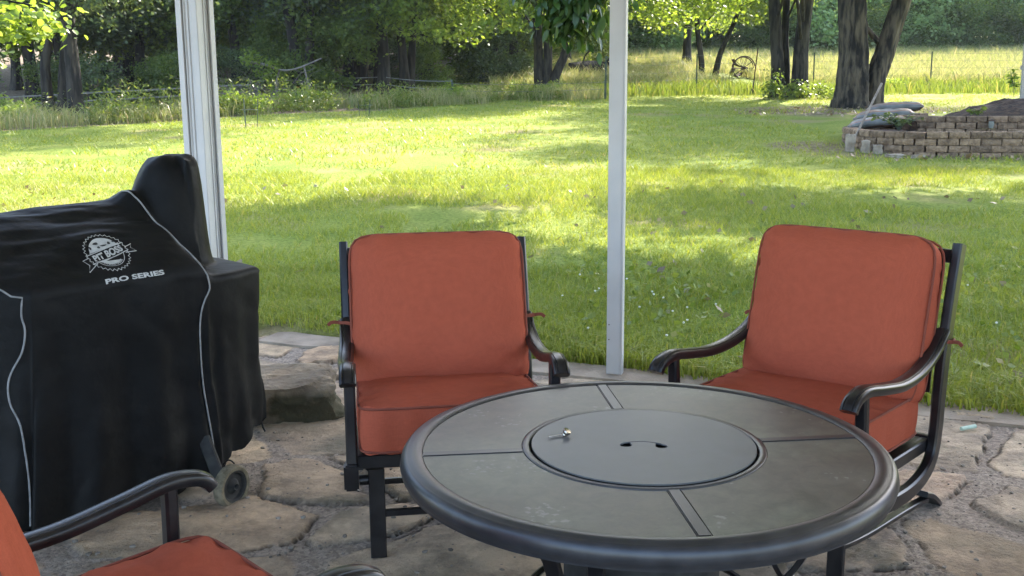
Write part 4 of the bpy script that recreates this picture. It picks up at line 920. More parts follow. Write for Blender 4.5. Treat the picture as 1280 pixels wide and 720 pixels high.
# ------------------------------------------------------------------ covered grill
GK = Vector((-1.12, 3.75, 0)); GU = Vector((-.69466, -.71934, 0)); GV = Vector((-.71934, .69466, 0))
def g2w(u, v, z): return GK + GU * u + GV * v + Vector((0, 0, z))
def grill():
    from mathutils import noise
    T = empty('covered_grill', (0, 0, 0), 0, 'grill under a black fitted cover with white emblem, left of the chairs', 'grill')
    def closed(pts, n):
        P = [Vector((a, b, 0)) for a, b in pts]; m = len(P); out = []
        for i in range(m):
            a, b, c, d = P[i - 1], P[i], P[(i + 1) % m], P[(i + 2) % m]
            for k in range(n):
                t = k / n; q = .5 * ((2 * b) + (c - a) * t + (2 * a - 5 * b + 4 * c - d) * t * t + (3 * b - a - 3 * c + d) * t ** 3); out.append(q)
        return out
    hem = [(.04, -.012), (.25, -.02), (.48, -.02), (.68, -.02), (.73, .0), (.88, .12), (1.0, .32), (.96, .56), (.70, .62), (.35, .62), (.0, .60), (-.24, .52), (-.275, .40), (-.272, .22), (-.262, .110), (-.235, .078), (-.12, .03), (-.02, .0)]
    top = [(.035, -.0), (.22, .0), (.44, .0), (.60, -.0), (.655, .015), (.82, .13), (.92, .32), (.88, .54), (.64, .58), (.33, .585), (.0, .575), (-.24, .52), (-.283, .40), (-.281, .22), (-.272, .107), (-.250, .074), (-.12, .022), (-.02, .004)]
    hem = [((u * 1.06 if u < -.1 else u), v) for u, v in hem]; top = [((u * 1.05 if u < -.1 else u), v) for u, v in top]
    NS = 14; H_, T_ = closed(hem, NS), closed(top, NS); N = len(H_)
    def lid(v): x = max(0, min(1, v / .43)); return .225 * (1 - (1 - x) ** 1.5)
    def hf(u, v):
        e_u = .00 + .10 * min(1, max(0, v / .42))             # end of the lid runs back at a slant
        body = 1 / (1 + math.exp(-(u - e_u + .015) / .010))
        backf = 1 / (1 + math.exp((v - .52) / .02))
        z = .845 + body * (.03 + lid(v) * (.25 + .75 * backf))
        z += .015 * math.exp(-((u - .35) / .3) ** 2) * body
        z -= (.05 * max(0, u - .62) * 2 + .03 * max(0, u - .12) * min(1, max(0, v) / .3)) * body
        # chimney hood
        du, dv = u + .095, v - .385
        d = math.sqrt((du / (.19 if du > 0 else .108)) ** 2 + (dv / .15) ** 2)
        top_ = 1.285 - .16 * max(0, du) - .045 * min(1.4, d) ** 2 - .04 * max(0, -du)
        k = 1 / (1 + math.exp((d - 1.0) / (.145 if du > 0 else .05))); z = z * (1 - k) + max(z, top_) * k
        # draped creases running along the lid
        wv = noise.fractal(Vector((u * 1.9 + v * 1.2, v * 8.5 - u * 1.6, .3)), 1, 2, 3)
        z += (.016 * wv - .012 * abs(noise.noise(Vector((u * 1.1, v * 7 + u * 2.2, 5))))) * body * min(1, v / .06 + .15)
        z += k * (.020 * noise.noise(Vector((u * 14, v * 14, 1))) - .018 * abs(noise.noise(Vector((u * 9 + v * 5, v * 4, 3)))))
        return z
    cu = Vector((.30, .28, 0)); NR = 74; V = []; F = []
    # top surface
    for j in range(NR + 1):
        t = 1 - (j / NR)
        for i in range(N):
            p = cu + (T_[i] - cu) * t; z = hf(p.x, p.y)
            e = (T_[i] - cu).length * (1 - t)
            z -= .022 * math.exp(-e / .012)
            V.append(g2w(p.x, p.y, z))
    topring = list(range(N))
    for j in range(NR):
        for i in range(N): l = (i + 1) % N; F.append((j * N + i, j * N + l, (j + 1) * N + l, (j + 1) * N + i))
    F.append(tuple(NR * N + i for i in range(N)))
    # walls
    base = len(V); NW = 46
    for j in range(1, NW + 1):
        t = j / NW
        for i in range(N):
            th = i / N; p = T_[i] + (H_[i] - T_[i]) * t; zt = hf(T_[i].x, T_[i].y) - .022
            # hem height lifts round the far corner
            du = p.x; lift = 0
            if p.y < .40: lift = .14 * min(1, max(0, (-du + .02) / .26)) ** 1.0
            zb = .075 + lift + .012 * math.sin(i * .5) + .010 * noise.noise(Vector((i * .35, 2, 0)))
            nrm = (p - cu).normalized(); amp = .004 + .016 * t
            w = noise.noise(Vector((i * .13, t * 1.2, 9))) * amp * 1.6 - .004 * max(0, 1 - 6 * abs(noise.noise(Vector((i * .045 + t * 1.5, t * 2.6 - i * .012, 12))))) + math.sin(i * .42 + 3 * t + 2 * noise.noise(Vector((i * .05, t, 2)))) * .006 * t
            w -= .020 * math.sin(PI * min(1, t * 1.1)) ** 2 * (.6 + .6 * noise.noise(Vector((i * .03, t * 2, 4))))
            q = p + nrm * w; V.append(g2w(q.x, q.y, zt + (zb - zt) * t))
    for j in range(NW):
        a = topring if j == 0 else [base + (j - 1) * N + i for i in range(N)]; b = [base + j * N + i for i in range(N)]
        for i in range(N): l = (i + 1) % N; F.append((a[i], b[i], b[l], a[l]))
    mb = MB(); mb.add(V, F); co = mb.build('cover', MT['cover'], T, sharp=75)
    bvh = BVHTree.FromPolygons([Vector(v) for v in V], F)
    def down(u, v, off=.003):
        h = bvh.ray_cast(g2w(u, max(v, .004), 2.0), Vector((0, 0, -1))); n_ = h[1] if h[1].z > 0 else -h[1]; return h[0] + n_ * off
    def wall(u, z, off=.003):
        h = bvh.ray_cast(g2w(u, -.6, z), GV)
        if h[0] is None: return None
        n_ = h[1] if h[1].dot(GV) < 0 else -h[1]; return h[0] + n_ * off
    def pip(pts, r_=.0032):
        mb = MB(); mb.tube([p for p in pts if p is not None], r_, 6); mb.build('piping', MT['piping_grey'], co)
    # right seam: ridge -> fold -> down the front
    P = [down(.118 + .0 * i - .125 * i / 30 + .012, .46 - .45 * i / 30) for i in range(30)]
    W_ = cr([(-.005, .85, 0), (-.012, .80, 0), (.010, .76, 0), (.030, .70, 0), (.036, .6, 0), (.034, .45, 0), (.022, .3, 0), (.018, .2, 0), (.020, .10, 0)], 5)
    pip(P + [wall(q.x, q.y) for q in W_])
    W_ = cr([(.648, .86, 0), (.655, .80, 0), (.650, .75, 0), (.665, .68, 0), (.705, .60, 0), (.712, .52, 0), (.695, .44, 0), (.690, .3, 0), (.692, .2, 0), (.70, .1, 0)], 5)
    P = [down(.86 - .20 * i / 12, .22 - .21 * i / 12) for i in range(12)]
    pip([p for p in P] + [wall(q.x, q.y) for q in W_])
    # printed emblem, conformed to the lid
    def conform(bm, name, mat, o_u, o_v, off, sx=.9, rot=0.):
        for _ in range(5):
            long_ = [e for e in bm.edges if e.calc_length() > .014]
            if not long_: break
            bmesh.ops.subdivide_edges(bm, edges=long_, cuts=1); bmesh.ops.triangulate(bm, faces=[f for f in bm.faces if len(f.verts) > 4])
        cs, sn = math.cos(rot), math.sin(rot)
        for v in bm.verts:
            a, b = sx * (v.co.x * cs - v.co.y * sn), sx * (v.co.x * sn + v.co.y * cs)
            uu, vv = o_u - a, o_v + b
            if vv >= .014: v.co = down(uu, vv, off)
            else: q_ = down(uu, .014, off); v.co = q_ - GV * (.010 * min(1, (.014 - vv) / .02)) + Vector((0, 0, -(.014 - vv) * .92)) - GV * .002
        me = bpy.data.meshes.new(name); bm.to_mesh(me); bm.free(); me.materials.append(mat); o = bpy.data.objects.new(name, me); col.objects.link(o); o.parent = co; return o
    def poly(bm, pts): 
        vs = [bm.verts.new((x, y, 0)) for x, y in pts]; ed = [bm.edges.new((vs[i], vs[(i + 1) % len(vs)])) for i in range(len(vs))]
        bmesh.ops.triangle_fill(bm, use_beauty=True, edges=ed)
    def strip(bm, pts, w, closed_=False):
        n = len(pts); P = [Vector((x, y, 0)) for x, y in pts]; L = []
        for i, p in enumerate(P):
            a = P[i - 1] if (i or closed_) else P[i]; b = P[(i + 1) % n] if (i < n - 1 or closed_) else P[i]; t = (b - a).normalized(); nn = Vector((-t.y, t.x, 0)) * w / 2
            L.append((bm.verts.new(p + nn), bm.verts.new(p - nn)))
        for i in range(n if closed_ else n - 1):
            j = (i + 1) % n; bm.faces.new((L[i][0], L[i][1], L[j][1], L[j][0]))
    def text(s, size, off=0.004, xs=1.0, bend=0):
        c = bpy.data.curves.new('t', 'FONT'); c.body = s; c.size = size; c.offset = off; c.align_x = 'CENTER'; c.resolution_u = 3
        o = bpy.data.objects.new('t', c); col.objects.link(o); bpy.context.view_layer.update()
        me = bpy.data.meshes.new_from_object(o.evaluated_get(bpy.context.evaluated_depsgraph_get())); bpy.data.objects.remove(o); bpy.data.curves.remove(c)
        bm = bmesh.new(); bm.from_mesh(me); bpy.data.meshes.remove(me)
        bmesh.ops.remove_doubles(bm, verts=bm.verts, dist=1e-5)
        for v in bm.verts:
            v.co.x *= xs
            if bend: a = v.co.x / bend; r_ = bend - v.co.y; v.co.x, v.co.y = math.sin(a) * r_, -math.cos(a) * r_ + bend
        return bm
    EU, EV, ER = .318, .100, .10       # centre of the emblem on the lid
    Y = 1.0
    bm = bmesh.new()
    zig = []
    for i in range(64):
        a = -PI * 1.02 + 2.04 * PI * i / 64; r_ = .086 if i % 2 else .078
        zig.append((r_ * math.cos(a), r_ * math.sin(a) * .98))
    strip(bm, zig, .0030, True)
    strip(bm, [(.062 * math.cos(a), .062 * math.sin(a)) for a in [-PI * .93 + PI * .86 * i / 20 for i in range(21)]], .0024)
    # banner outline and tails
    bn = [(-.080, -.034), (.082, -.010), (.080, .026), (-.082, .004)]
    strip(bm, bn, .003, True)
    strip(bm, [(-.080, -.006), (-.108, -.012), (-.094, -.034), (-.112, -.062), (-.060, -.034)], .003)
    strip(bm, [(.080, .006), (.112, .014), (.100, -.002), (.114, -.022), (.070, -.016)], .003)
    conform(bm, 'emblem_outline', MT['print'], EU, EV, .0032, rot=.10)
    bm = bmesh.new()
    dome = [(.064 * math.cos(a), .066 * math.sin(a)) for a in [PI * .06 + PI * .86 * i / 18 for i in range(19)]]
    poly(bm, dome + [(-.066, .010), (.066, .030)])
    crescent = [(.060 * math.cos(a), -.012 + .045 * math.sin(a)) for a in [PI + PI * i / 14 for i in range(15)]] 
    poly(bm, [(x, y - .014) for x, y in [(.052, .004), (0, -.010), (-.052, -.016)][::-1]] + [(.040 * math.cos(a), -.030 + .020 * math.sin(a)) for a in [PI * 1.1 + PI * .8 * i / 8 for i in range(9)]])
    conform(bm, 'emblem_field', MT['print'], EU, EV, .0030, rot=.10)
    bm = bmesh.new()
    for (cx, cy, rx, ry) in ((-.02, .045, .011, .006), (.004, .030, .014, .004), (-.018, .026, .006, .005), (.030, .036, .006, .006), (-.052, .030, .005, .008), (-.056, .048, .004, .006), (.050, .038, .005, .004)):
        poly(bm, [(cx + rx * (1 + .25 * math.sin(3 * a + cx * 99)) * math.cos(a), cy + ry * math.sin(a)) for a in [2 * PI * i / 10 for i in range(10)]])
    conform(bm, 'emblem_blotches', MT['print_black'], EU, EV, .0042, rot=.10)
    bm = text('PIT BOSS', .034, .0014, .98)
    for v in bm.verts: v.co.y += -.016 + .145 * v.co.x
    conform(bm, 'emblem_name', MT['print'], EU, EV, .0040, rot=.10)
    bm = text('PITBOSS-GRILLS', .013, .0004, 1.0)
    for v in bm.verts:
        a = v.co.x / .058; r_ = .058 - v.co.y; v.co.x, v.co.y = math.sin(a) * r_ * .98, -math.cos(a) * r_ * .98
    conform(bm, 'emblem_motto', MT['print'], EU, EV, .0040, rot=.10)
    bm = text('PRO SERIES', .042, .0016, 1.15)
    for v in bm.verts: v.co.y *= .62
    conform(bm, 'series_lettering', MT['print'], .268, -.008, .0042, rot=.04)
    # wheel standing out past the hem
    wc = Vector((-1.040, 3.640, .080)); nrm = Vector((.88, -.47, 0)); rz = math.atan2(nrm.y, nrm.x)
    we = empty('wheel', wc, rz); we.parent = T
    def lx(prof, name, mat):
        mb = MB(); mb.lathe(prof, seg=56, cap=False); o = mb.build(name, mat, we, sharp=45); o.rotation_euler = (0, PI / 2, 0); return o
    lx([(.060, -.020), (.072, -.022), (.078, -.016), (.080, -.006), (.080, .006), (.078, .016), (.072, .022), (.060, .020), (.060, -.020)], 'tyre', MT['tread'])
    lx([(.0005, .010), (.012, .024), (.020, .016), (.030, .006), (.048, .006), (.052, .016), (.062, .018), (.062, -.018), (.0005, -.012)], 'rim', MT['black_rubber'])
    mb = MB(); mb.tube([wc - nrm * .02, wc - nrm * .22], .009, 8); mb.sweep([wc - nrm * .05 + Vector((0, 0, 0)), wc - nrm * .11 + Vector((-.02, .03, .16))], rect(.045, .03), side=(1, 0, 0)); mb.build('leg', MT['black_rubber'], T)
    for pu, pv in ((.62, .06), (.62, .5), (-.14, .48)):
        mb = MB(); a = g2w(pu, pv, .01); mb.box(a + Vector((0, 0, .2)), (.04, .04, .40), bev=.004); mb.build('leg', MT['black_rubber'], T)
    # hem cord ends
    mb = MB(); a = wall(.0, .11, .006) or g2w(0, 0, .11)
    mb.tube(cr([a, a + Vector((.03, .01, .03)), a + Vector((.055, .02, .0)), a + Vector((.06, .0, -.05)), a + Vector((.045, -.02, -.07))], 5), .0032, 6); mb.build('drawcord', MT['black_rubber'], T)
    mb = MB(); b = g2w(-.262, .10, .215); mb.tube(cr([b, b + Vector((.005, 0, -.03)), b + Vector((.012, .004, -.05)), b + Vector((.004, 0, -.03))], 4), .0035, 6); mb.build('drawcord', MT['black_rubber'], T)
grill()

# ------------------------------------------------------------------ raised garden bed of blocks
def smooth_path(pts, step):
    P = cr([(x, y, 0) for x, y in pts], 16); out = [P[0].copy()]; acc = 0
    for a, b in zip(P, P[1:]):
        d = (b - a).length; t = step - acc
        while t <= d: out.append(a + (b - a) * (t / d)); t += step
        acc = (acc + d) % step if d else acc
    return out
def block_wall(path, z0, courses, name, label, bw=.31, bh=.105, bd=.20, seed=1, capd=.235):
    T = empty(name, (0, 0, 0), 0, label, 'wall'); rr = random.Random(seed); from mathutils import noise
    P = smooth_path(path, bw / 2); mb = MB()
    for c in range(courses):
        top_ = c == courses - 1; m = mb
        i = c % 2
        while i + 2 < len(P) + 0:
            a, b = P[i], P[min(i + 2, len(P) - 1)]; d = (b - a).normalized(); nn = Vector((-d.y, d.x, 0)); cen = (a + b) / 2 + nn * (.012 * c)
            bm = bmesh.new(); bmesh.ops.create_cube(bm, size=1); bmesh.ops.subdivide_edges(bm, edges=bm.edges[:], cuts=3, use_grid_fill=True)
            L = (b - a).length - .010; sc_ = Vector((L, capd if top_ else bd, bh - .006)); sd_ = rr.uniform(0, 99)
            for v in bm.verts:
                p = v.co; q = Vector((p.x * sc_.x, p.y * sc_.y, p.z * sc_.z))
                if p.y < -.2 and abs(p.z) < .4 and abs(p.x) < .45: q.y -= .016 + .012 * noise.noise(Vector((p.x * 3, p.z * 3, sd_)))
                q += Vector((noise.noise(p * 3 + Vector((sd_, 0, 0))), noise.noise(p * 3 + Vector((0, sd_, 0))), noise.noise(p * 3 + Vector((0, 0, sd_))))) * .006
                v.co = q
            R_ = Matrix.Rotation(math.atan2(d.y, d.x) + rr.uniform(-.02, .02), 3, 'Z'); bmesh.ops.rotate(bm, cent=(0, 0, 0), matrix=R_, verts=bm.verts)
            bmesh.ops.translate(bm, vec=(cen.x + nn.x * 0, cen.y, z0 + bh * (c + .5) + rr.uniform(-.003, .003)), verts=bm.verts)
            bm.verts.index_update(); m.add([v.co for v in bm.verts], [[v.index for v in f.verts] for f in bm.faces]); bm.free(); i += 2
    o = mb.build('blocks', MT['block'], T, sharp=45)
    # random tint per block
    return T, P
def tint_blocks():
    m = MT['block']; nt = m.node_tree; n = nt.nodes; L = nt.links.new; b = n['Principled BSDF']; src = b.inputs['Base Color'].links[0].from_socket
    g = n.new('ShaderNodeNewGeometry'); r_ = n.new('ShaderNodeValToRGB'); r_.color_ramp.elements[0].color = (.62, .60, .58, 1); r_.color_ramp.elements[1].color = (1.25, 1.22, 1.15, 1); L(g.outputs['Random Per Island'], r_.inputs[0])
    mx = n.new('ShaderNodeMix'); mx.data_type = 'RGBA'; mx.blend_type = 'MULTIPLY'; mx.inputs[0].default_value = 1; L(src, mx.inputs['A']); L(r_.outputs[0], mx.inputs['B']); L(mx.outputs['Result'], b.inputs['Base Color'])
tint_blocks()
ZB = .45
lowp = [(8.0, 20.7), (7.2, 20.45), (6.65, 19.9), (6.10, 19.0), (5.86, 18.1), (5.78, 17.3), (5.98, 16.62), (6.45, 16.22), (7.2, 16.08), (8.3, 16.10), (9.5, 16.25)]
upp = [(8.1, 20.6), (7.45, 20.0), (7.10, 19.2), (7.05, 18.4), (7.35, 17.85), (7.95, 17.55), (8.8, 17.50), (9.9, 17.60)]
block_wall(lowp, ZB, 4, 'block_wall', 'lower curved tier of the tan block garden bed', seed=3)
block_wall(upp, ZB + .20, 4, 'block_wall', 'upper curved tier of the tan block garden bed holding dark soil', seed=8)
def soil(name, ring, z0, amp, seed, lab, slope=0):
    from mathutils import noise
    P = smooth_path(ring + [ring[0]], .12); c = sum(P, Vector()) / len(P); V = []; F = []; NR = 22; n = len(P)
    for j in range(NR + 1):
        t = 1 - j / NR
        for p in P:
            q = c + (p - c) * t; z = z0 + amp * (1 - t ** 2) + .05 * noise.fractal(Vector((q.x * 3, q.y * 3, seed)), 1, 2, 4) + .05 * max(0, noise.noise(Vector((q.x * 7, q.y * 7, seed)))) * (1 - t ** 6) + slope * (q.x - c.x); V.append((q.x, q.y, z))
    for j in range(NR):
        for i in range(n): l = (i + 1) % n; F.append((j * n + i, j * n + l, (j + 1) * n + l, (j + 1) * n + i))
    mb = MB(); mb.add(V, F); o = mb.build(name, MT['soil'], sharp=70, fix=True); tag(o, lab, 'soil', kind='stuff')
soil('soil', [(7.6, 20.3), (6.9, 19.9), (6.3, 19.0), (5.95, 18.1), (5.95, 17.2), (6.25, 16.55), (7.2, 16.25), (9.4, 16.4), (9.4, 17.6), (7.5, 18.1), (7.3, 19)], ZB + .26, .06, 3, 'dark soil filling the lower tier of the block bed', slope=-.07)
soil('soil', [(8.3, 20.8), (7.35, 19.2), (7.45, 18.2), (8.2, 17.8), (10.4, 17.8), (12.4, 20.8)], ZB + .20 + .34, .38, 6, 'heaped dark soil filling the upper tier of the block bed', slope=.07)
# soil bags lying over the back rim
def bag(loc, rz, d, seed, lab, mat1, tilt=0):
    from mathutils import noise
    e = empty('soil_bag', loc, rz, lab, 'bag', 'bags of soil laid on the block bed')
    bm = bmesh.new(); bmesh.ops.create_cube(bm, size=2); bmesh.ops.subdivide_edges(bm, edges=bm.edges[:], cuts=14, use_grid_fill=True)
    for v in bm.verts:
        u, w, t = v.co; k = (1 - abs(u) ** 5) * (1 - abs(w) ** 3); z = t * d[2] * (.12 + .88 * max(0, k) ** .6)
        z += .02 * noise.noise(Vector((u * 3, w * 3, seed))) + .01 * noise.noise(Vector((u * 9, w * 7, seed))) - .10 * max(0, u) ** 2 * .6
        v.co = Vector((u * d[0], w * d[1] * (1 - .05 * u * u), z + u * tilt))
    me = bpy.data.meshes.new('bag_body'); bm.to_mesh(me); bm.free(); finish(me, 60); me.materials.append(mat1); me.materials.append(MT['bagb'])
    for f in me.polygons:
        q = abs(f.center.y / d[1])
        if .22 < q < .42 or .72 < q < .90 : f.material_index = 1
    o = bpy.data.objects.new('bag_body', me); col.objects.link(o); o.parent = e
bag((6.55, 18.75, ZB + .50), 2.85, (.52, .28, .095), 1, 'striped white and brown soil bag lying lowest beside the leaning handle', MT['bagw'], -.02)
bag((6.85, 19.35, ZB + .62), 2.75, (.52, .27, .095), 2, 'striped soil bag in the middle of the three by the oak', MT['bagw'], -.02)
bag((7.25, 19.95, ZB + .74), 2.8, (.52, .27, .095), 3, 'pale soil bag furthest back against the block bed', MT['bagw'], -.02)
rock('broken_block', (6.95, 18.35, ZB + .30), (.42, .36, .24), 8, MT['soil'], 'clod of dark earth between the two block tiers', 'clod')
# leaning long handled tool
t_ = empty('garden_tool', (0, 0, 0), 0, 'long handled garden tool leaning on the left end of the block bed', 'tool')
mb = MB(); a, b = Vector((5.50, 17.05, .56)), Vector((6.22, 17.75, 1.62)); mb.tube([a, b], .019, 10); mb.build('handle', MT['wood_handle'], t_)
mb = MB(); d = (b - a).normalized(); mb.sweep([a + d * .10, a - d * .04, a - d * .16], lambda t: [(-.02 - .05 * t, -.006), (.02 + .05 * t, -.006), (.02 + .05 * t, .006), (-.02 - .05 * t, .006)], side=(1, .3, 0)); mb.build('blade', MT['rust'], t_)
for i, (x, y, s, h) in enumerate(((5.42, 16.75, .14, .30), (5.60, 16.55, .12, .22), (5.75, 16.42, .13, .16))):
    rock('stone', (x, y, gz1(x, y) - .02), (s, s * .8, h), 20 + i, MT['cap'], ('tall upright broken stone at the foot of the leaning tool', 'middle of the three broken stones by the bed corner', 'smallest broken stone against the left end of the block bed')[i], 'stone')
for i, (x, y, s) in enumerate(((5.85, 15.95, .24), (6.15, 15.80, .17))):
    rock('flat_stone', (x, y, gz1(x, y) - .01), (s, s * .7, .06), 30 + i, MT['cap'], ('larger flat stone on the bare ground before the block bed', 'smaller flat stone on the bare ground before the block bed')[i], 'stone')
# plant in upper bed
def plant(name, loc, h, n, leaf, seed, lab, matk='mid', spread=.25, cat='plant', sup=(.45, 1)):
    e = empty(name, loc, 0, lab, cat); rr = random.Random(seed); mb = MB(); C_ = []
    for i in range(n):
        a = rr.uniform(0, 6.28); q = spread * rr.uniform(.2, 1); hh = h * rr.uniform(.6, 1); P = cr([(0, 0, 0), (math.cos(a) * q * .3, math.sin(a) * q * .3, hh * .55), (math.cos(a) * q, math.sin(a) * q, hh)], 4)
        mb.tube(P, .006 * max(.5, h), 5)
        for k in range(7): p = P[min(len(P) - 1, int(len(P) * rr.uniform(*sup)))]; C_.append(tuple(p))
    mb.build('stem', MT['post_green'], e); rng = np.random.RandomState(seed); V, F = leaf_big(np.array(C_), leaf, rng, .2, 1.9); npmesh('foliage', V, F, LEAF[matk], e)
plant('bush_seedling', (9.0, 18.9, ZB + .92), .50, 6, .11, 4, 'small leafy plant growing in the heaped soil of the upper tier', 'bright', .18)
plant('low_plant', (7.9, 17.9, ZB + .58), .22, 6, .10, 9, 'low dark plant at the front of the upper tier beside the lantern', 'mid', .2)
plant('low_plant', (6.35, 17.2, ZB + .40), .30, 22, .09, 12, 'low green plant inside the left end of the lower tier', 'dark', .45)
# solar lantern on the upper wall
L_ = empty('solar_lantern', (7.93, 17.36, ZB + .20 + .23), 0, 'small solar lantern fixed to the upper block tier', 'lantern')
mb = MB(); mb.lathe([(.001, .15), (.05, .13), (.055, .12), (.04, .11)], seg=20, cap=False); mb.build('cap', MT['rust'], L_)
mb = MB(); mb.lathe([(.04, .11), (.045, .06), (.03, .0), (.001, 0)], seg=20, cap=False); mb.build('globe', MT['lamp_glass'], L_)
mb = MB(); mb.tube([(0, 0, 0), (.0, .02, -.20)], .006, 6); mb.build('stake', MT['rust'], L_)
# tall pale board at the right edge
T = empty('board_screen', (9.40, 19.5, ZB + .45), .35, 'tall pale weathered board panel standing in the bed at the right edge', 'panel')
for k in range(4):
    mb = MB(); mb.box((.10 + k * .205, 0, .72 + .01 * k), (.20, .035, 1.5), bev=.004); mb.build('board', MT['concrete'], T)
mb = MB(); mb.box((.41, .04, 1.0), (.80, .04, .08)); mb.build('batten', MT['concrete'], T)

# ------------------------------------------------------------------ fences and yard things
def wire_fence(name, pts, ys, n_wires, h, label, pm, wm, wr=.006, cat='fence', sag=.03, pr=.025):
    T = empty(name, (0, 0, 0), 0, label, cat)
    P = [Vector((x, y, gz1(x, y))) for x, y in pts]
    for p in P:
        mb = MB(); mb.sweep([p - Vector((0, 0, .2)), p + Vector((0, 0, h + .06))], [(-pr, -.004), (-.004, -.004), (-.004, -pr), (.004, -pr), (.004, -.004), (pr, -.004), (pr, .004), (-pr, .004)], side=(1, 0, 0)); mb.build('post', pm, T)
    for k in range(n_wires):
        z = h * (1 - k / max(1, n_wires) * .8); mb = MB(); L = []
        for a, b in zip(P, P[1:]):
            for i in range(8): t = i / 8; L.append(a.lerp(b, t) + Vector((0, -.03, z - sag * 4 * t * (1 - t))))
        L.append(P[-1] + Vector((0, -.03, z))); mb.tube(L, wr, 5); mb.build('wire', wm, T)
wire_fence('wire_fence', [(3.03, 33.7), (6.6, 37.6), (11.2, 39.2), (15.6, 39.37), (20.0, 39.6), (25, 39.9), (31, 40.2)], 0, 4, 1.30, 'pasture wire fence on green posts, right of the slim white post', MT['post_green'], MT['wire'], .0035)
wire_fence('wire_fence', [(-1.83, 33.0), (-4.6, 38.4), (-8.5, 38.8), (-13.5, 38.9)], 0, 2, .62, 'low pale wire fence running in front of the dense wood', MT['post_green'], MT['rail'], .012, sag=.05)
wire_fence('wire_fence', [(3.0, 33.6), (-1.8, 32.9)], 0, 2, .55, 'thin sagging wire between the green stake and the lawn corner', MT['post_green'], MT['wire'], .006, sag=.05)
def rails(name, a, b, label):
    T = empty(name, (0, 0, 0), 0, label, 'fence')
    A, B = Vector((*a, gz1(*a))), Vector((*b, gz1(*b)))
    for k in range(6):
        p = A.lerp(B, k / 5); mb = MB(); mb.box(p + Vector((0, 0, .25)), (.07, .07, .64), bev=.01); mb.build('post', MT['bark'], T)
    for z in (.24, .48): mb = MB(); mb.sweep([A + Vector((0, -.07, z)), B + Vector((0, -.07, z))], rect(.03, .05)); mb.build('rail', MT['rail_wood'], T)
rails('rail_fence', (-21, 32.5), (-8.6, 35.0), 'two rail weathered fence behind the twin stemmed tree at far left')
# antique iron implement
def plow():
    T = empty('iron_implement', (10.35, 47.2, gz1(10.35, 47.2) - .12), .15, 'old two wheeled iron farm implement with long pole in the pasture', 'farm implement')
    for s, y in ((-1, -.55), (1, .55)):
        w = empty('wheel', (s * .18, y, .55), 0); w.parent = T
        mb = MB(); mb.tube([Vector((.5 * math.cos(a), 0, .5 * math.sin(a))) for a in [2 * PI * i / 40 for i in range(40)]], .028, 6, closed=True); mb.build('rim', MT['rust'], w)
        for i in range(5): a = PI * i / 5; mb = MB(); mb.tube([(.5 * math.cos(a), 0, .5 * math.sin(a)), (-.5 * math.cos(a), 0, -.5 * math.sin(a))], .012, 5); mb.build('spoke', MT['rust'], w)
        mb = MB(); mb.tube([(0, -.06, 0), (0, .06, 0)], .07, 10); mb.build('hub', MT['rust'], w)
    mb = MB(); mb.tube([(-.18, -.55, .55), (.18, .55, .55)], .03, 8); mb.build('axle', MT['rust'], T)
    mb = MB(); mb.sweep(cr([(-.5, 0, .95), (-.35, 0, .7), (0, 0, .6), (.4, 0, .5)], 4), rect(.3, .04)); mb.build('seat_frame', MT['rust'], T)
    mb = MB(); mb.sweep(cr([(-.1, .0, .35), (-.3, .0, .2), (-.5, .05, .30), (-.45, .0, .55)], 4), rect(.5, .03), side=(0, 1, 0)); mb.build('blade', MT['rust'], T)
    mb = MB(); mb.tube([(.2, 0, .52), (2.3, -.2, .40)], .030, 6); mb.build('pole', MT['rust'], T)
plow()
# slim black stake standing by the dark pair
S = empty('black_stake', (8.25, 36.1, gz1(8.25, 36.1)), 0, 'thin leaning black pole standing in the grass left of the paired trunks', 'pole')
mb = MB(); mb.tube([(0, 0, 0), (.14, 0, 1.55)], .022, 8); mb.build('shaft', MT['rust'], S)
mb = MB(); mb.lathe([(.001, -.02), (.07, .0), (.08, .06), (.06, .16), (.02, .2)], seg=14, cap=False); mb.build('foot', MT['black_rubber'], S)
def cage(x, y, h, lab, seed):
    T = empty('plant_cage', (x, y, gz1(x, y)), 0, lab, 'plant support')
    for i in range(3): a = 2.1 * i + seed; mb = MB(); mb.tube([(.16 * math.cos(a), .16 * math.sin(a), -.05), (.20 * math.cos(a), .20 * math.sin(a), h)], .008, 5); mb.build('stake', MT['post_green'], T)
    for z in (h * .6,): mb = MB(); mb.tube([(.19 * math.cos(a), .19 * math.sin(a), z) for a in [2 * PI * i / 16 for i in range(16)]], .003, 4, closed=True); mb.build('hoop', MT['wire'], T)
cage(-5.72, 23.05, .62, 'three thin stakes of a wire cage on the lawn beside the wide column', .2)
cage(-3.65, 26.6, .42, 'shorter wire plant cage on the lawn in front of the wood', 1.1)
plant('sapling', (-3.65, 26.6, gz1(-3.65, 26.6)), .55, 5, .10, 31, 'thin sapling inside the shorter wire cage', 'mid', .2, 'sapling')
# fallen pale limb on the brush at wood edge
T = empty('fallen_limb', (-7.2, 34.5, gz1(-7.2, 34.5)), 0, 'pale broken limb resting in the brush under the forked tree', 'branch')
mb = MB(); mb.tube(cr([(-1.5, .1, 1.28), (-.7, 0, 1.12), (-.2, 0, .96), (.3, 0, 1.02), (1.1, -.1, 1.32)], 6), lambda t: .045 * (1 - .5 * t), 8); mb.tube(cr([(-.3, .1, 1.0), (-.45, .1, .5), (-.4, .2, -.05)], 5), .035, 7); mb.tube(cr([(.5, .0, 1.1), (.6, .1, .5), (.75, .2, -.05)], 5), .03, 7); mb.build('wood', MT['branch_pale'], T)
rng = np.random.RandomState(77); Cn = crown_pts(rng, [(-1.1, 0, 1.35, .4, .25), (-.6, 0, .9, .35, .4)], 26, 16, .22); V, F = leaf_quads(Cn, .13, rng); npmesh('foliage', V, F, LEAF['bright'], T)
